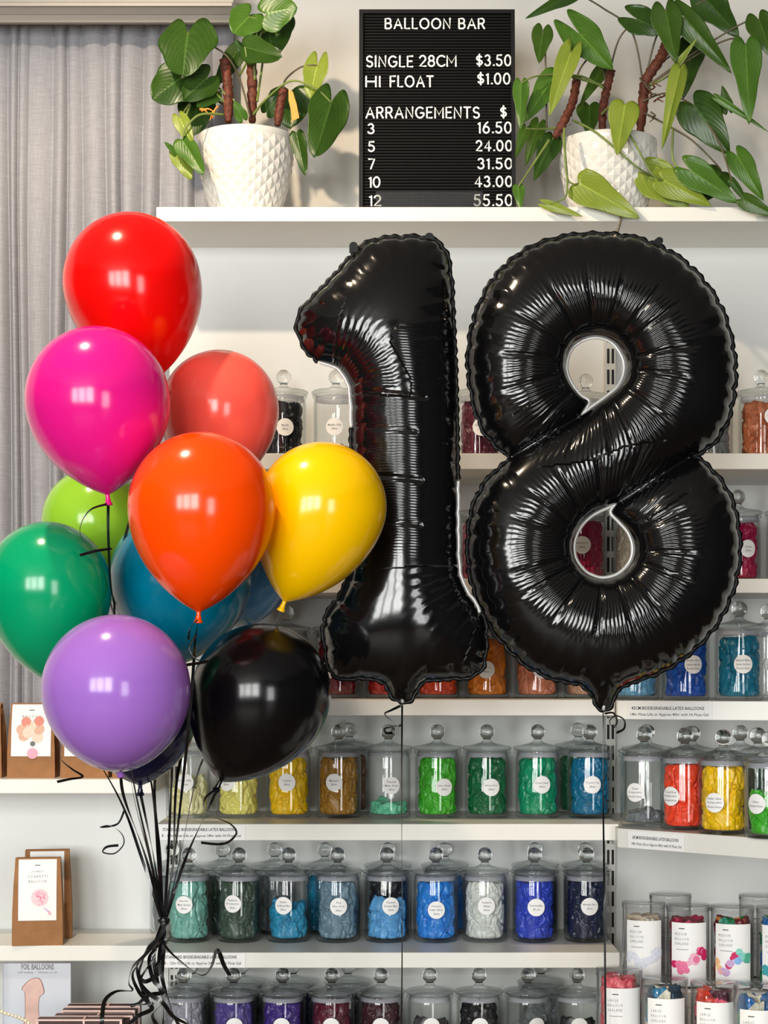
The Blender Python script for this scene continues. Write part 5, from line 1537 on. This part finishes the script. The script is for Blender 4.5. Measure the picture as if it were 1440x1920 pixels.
MID = {'red': (248, 1478, 3.44), 'hot pink': (252, 1475, 3.27), 'coral': (325, 1420, 3.42), 'lime green': (284, 1470, 3.48), 'emerald green': (216, 1482, 3.36), 'teal blue': (292, 1450, 3.50), 'orange': (350, 1400, 3.20), 'yellow': (374, 1440, 3.44), 'steel blue': (346, 1400, 3.52),
       'navy': (266, 1500, 3.40), 'lavender': (234, 1500, 3.22), 'black': (398, 1500, 3.32)}
for nm in NECK:
    nk = NECK[nm]; md_ = MID[nm]
    pts = [(nk[0], nk[1] + 3, nk[2])]
    if nm == 'hot pink': pts += [(203, 1000, 3.25), (207, 1090, 3.28), (215, 1150, 3.27), (230, 1340, 3.25)]
    if nm == 'red': pts += [(262, 900, 3.44), (216, 1100, 3.42), (226, 1260, 3.52), (236, 1340, 3.54)]
    if nm == 'yellow': pts += [(512, 1180, 3.40), (470, 1270, 3.50), (425, 1360, 3.50)]
    if nm == 'orange': pts += [(366, 1200, 3.18), (362, 1260, 3.16)]
    if nm == 'coral': pts += [(372, 1100, 3.68), (345, 1250, 3.66)]
    if nm == 'lime green': pts += [(240, 1250, 3.60)]
    pts += [md_, ((md_[0] * 0.45 + KX * 0.55), 1610, md_[2] * 0.4 + KYd * 0.6), (KX + (md_[0] - KX) * 0.04, KY, KYd)]
    k_ = list(NECK).index(nm)
    pts[-1] = (pts[-1][0], KY, KYd + (k_ - 6) * 0.0012)
    ribbon(pts, 'straight black ribbon running from the %s balloon down to the ribbon knot' % nm, 0.0056, 2.0 + 0.3 * k_, 0.2 * k_, 'balloon strings gathered in the knot')
kt = lathe([(0, -0.011), (0.006, -0.009), (0.009, -0.003), (0.0085, 0.004), (0.006, 0.010), (0, 0.012)], 18)
o = obj('ribbon_knot', join([kt, tube([Vector((0.0095 * math.cos(a), 0.0095 * math.sin(a), 0.003 * math.sin(2 * a))) for a in [2 * PI * k / 24 for k in range(25)]], 0.0022, 6, cap=False)]), M['ribbon'], None, P(KX, KY, KYd))
tag(o, 'black knot where all the balloon strings meet', 'knot')


def cx(X, Yp): return (180 + X / 4.8, 1680 + Yp / 4.8)


TAILS = [('curling far out to the left over the flat boxes', [(600, 240), (600, 320), (450, 520), (330, 640), (295, 780), (325, 850), (180, 860), (80, 940), (55, 1090), (50, 1180)]),
         ('waving right across the shelf label', [(610, 240), (612, 430), (800, 620), (950, 712), (1035, 640), (1078, 506), (1108, 506), (1150, 620), (1205, 715)]),
         ('crossing back left at the bottom', [(600, 240), (560, 400), (430, 560), (330, 700), (380, 850), (470, 960), (500, 1020), (380, 1080), (270, 1180)]),
         ('running down to the right over the lilac jar', [(605, 240), (590, 380), (490, 600), (400, 760), (480, 880), (600, 960), (690, 1080), (800, 1140), (900, 1180)]),
         ('with a small loop on the left', [(605, 240), (600, 480), (545, 640), (550, 710), (440, 770), (385, 700), (430, 560)]),
         ('doubling back in a zigzag', [(600, 240), (570, 420), (480, 560), (520, 760), (610, 860), (470, 895), (385, 965), (330, 985), (520, 965)]),
         ('hanging straight down from the knot', [(612, 240), (612, 400), (600, 700), (605, 1190)]),
         ('slanting right beside the straight one', [(612, 240), (570, 560), (600, 760), (640, 900), (700, 1080), (760, 1180)]),
         ('curling at the bottom of the tangle', [(600, 240), (520, 520), (560, 800), (600, 950), (510, 1070), (560, 1180)]),
         ('bunched broad just under the knot', [(600, 240), (560, 370), (470, 470), (420, 560), (370, 640), (400, 780), (470, 960)])]
for k, (ds, pts) in enumerate(TAILS):
    ribbon([cx(*q) + (KYd - 0.028 + 0.0052 * k + 0.016 * math.sin(i * 1.7 + k) * (i > 1),) for i, q in enumerate(pts)], 'loose black ribbon end %s' % ds, 0.0078, 3.5, 0.3 * k, 'loose ribbon ends under the knot')

CURLS = [('looping beside the hot pink neck', [(201, 945, 3.2), (168, 957, 3.19), (150, 990, 3.2), (160, 1020, 3.22), (185, 1031, 3.2), (208, 1029, 3.18), (180, 1033, 3.17), (150, 1041, 3.18)], 0.0055),
         ('hanging left below the lavender balloon', [(98, 1296, 3.33), (106, 1350, 3.28), (116, 1408, 3.26), (116, 1425, 3.26), (135, 1442, 3.25), (155, 1456, 3.25), (130, 1461, 3.24), (107, 1466, 3.24)], 0.0055),
         ('twisting down left of the gathered strings', [(233, 1520, 3.3), (220, 1545, 3.29), (190, 1551, 3.28), (205, 1548, 3.27), (227, 1562, 3.27), (232, 1582, 3.28), (215, 1600, 3.29), (194, 1598, 3.3), (200, 1588, 3.31), (222, 1585, 3.31)], 0.005),
         ('curling under the black round balloon', [(410, 1477, 3.31), (386, 1495, 3.29), (384, 1518, 3.28), (405, 1533, 3.28), (432, 1545, 3.29), (443, 1563, 3.3), (420, 1582, 3.31), (377, 1580, 3.32)], 0.0055),
         ('dangling from the orange neck', [(370, 1163, 3.13), (357, 1178, 3.12), (353, 1199, 3.12)], 0.0045),
         ('sticking out between the orange and black balloons', [(368, 1190, 3.16), (355, 1215, 3.15), (368, 1236, 3.15), (390, 1240, 3.14), (348, 1247, 3.13)], 0.006),
         ('springing in coils from the tail of the foil one', [(754, 1322, 3.45), (735, 1331, 3.43), (722, 1338, 3.44), (730, 1348, 3.46), (750, 1360, 3.46), (738, 1362, 3.44), (722, 1366, 3.44), (724, 1374, 3.45), (736, 1374, 3.46)], 0.0062),
         ('ringing round beside the tail of the eight', [(1134, 1338, 3.45), (1150, 1337, 3.44), (1157, 1352, 3.44), (1150, 1364, 3.45), (1143, 1352, 3.46), (1155, 1342, 3.46), (1170, 1350, 3.46), (1170, 1366, 3.46), (1156, 1374, 3.45)], 0.0052)]
for ds, pts, w_ in CURLS:
    ribbon(pts, 'short black ribbon %s' % ds, w_, 2.0, 0.7)
ribbon([(754, 1322, 3.46), (753, 1500, 3.46), (754, 1750, 3.46), (752, 2050, 3.46)], 'long black ribbon hanging straight from the foil one', 0.0040, 2.2, 0.5, 'anchor ribbons of the foil numbers')
ribbon([(1131, 1336, 3.46), (1131, 1500, 3.46), (1134, 1750, 3.46), (1136, 2050, 3.46)], 'long black ribbon hanging straight from the foil eight', 0.0040, 3.2, 1.2, 'anchor ribbons of the foil numbers')
M['twine'] = pm('grey_twine', (150, 138, 122), 0.6, 0.3, 0.15, 60)
q = [P(1164, 403, 4.09), P(1163, 415, 4.04), P(1158, 432, 3.7), P(1153, 444, 3.47)]
tag(obj('hanging_cord', tube([v - q[0] for v in spline(q, 8)], 0.0035, 8), M['twine'], None, q[0]), 'greyish cord holding the eight from the top shelf', 'cord')
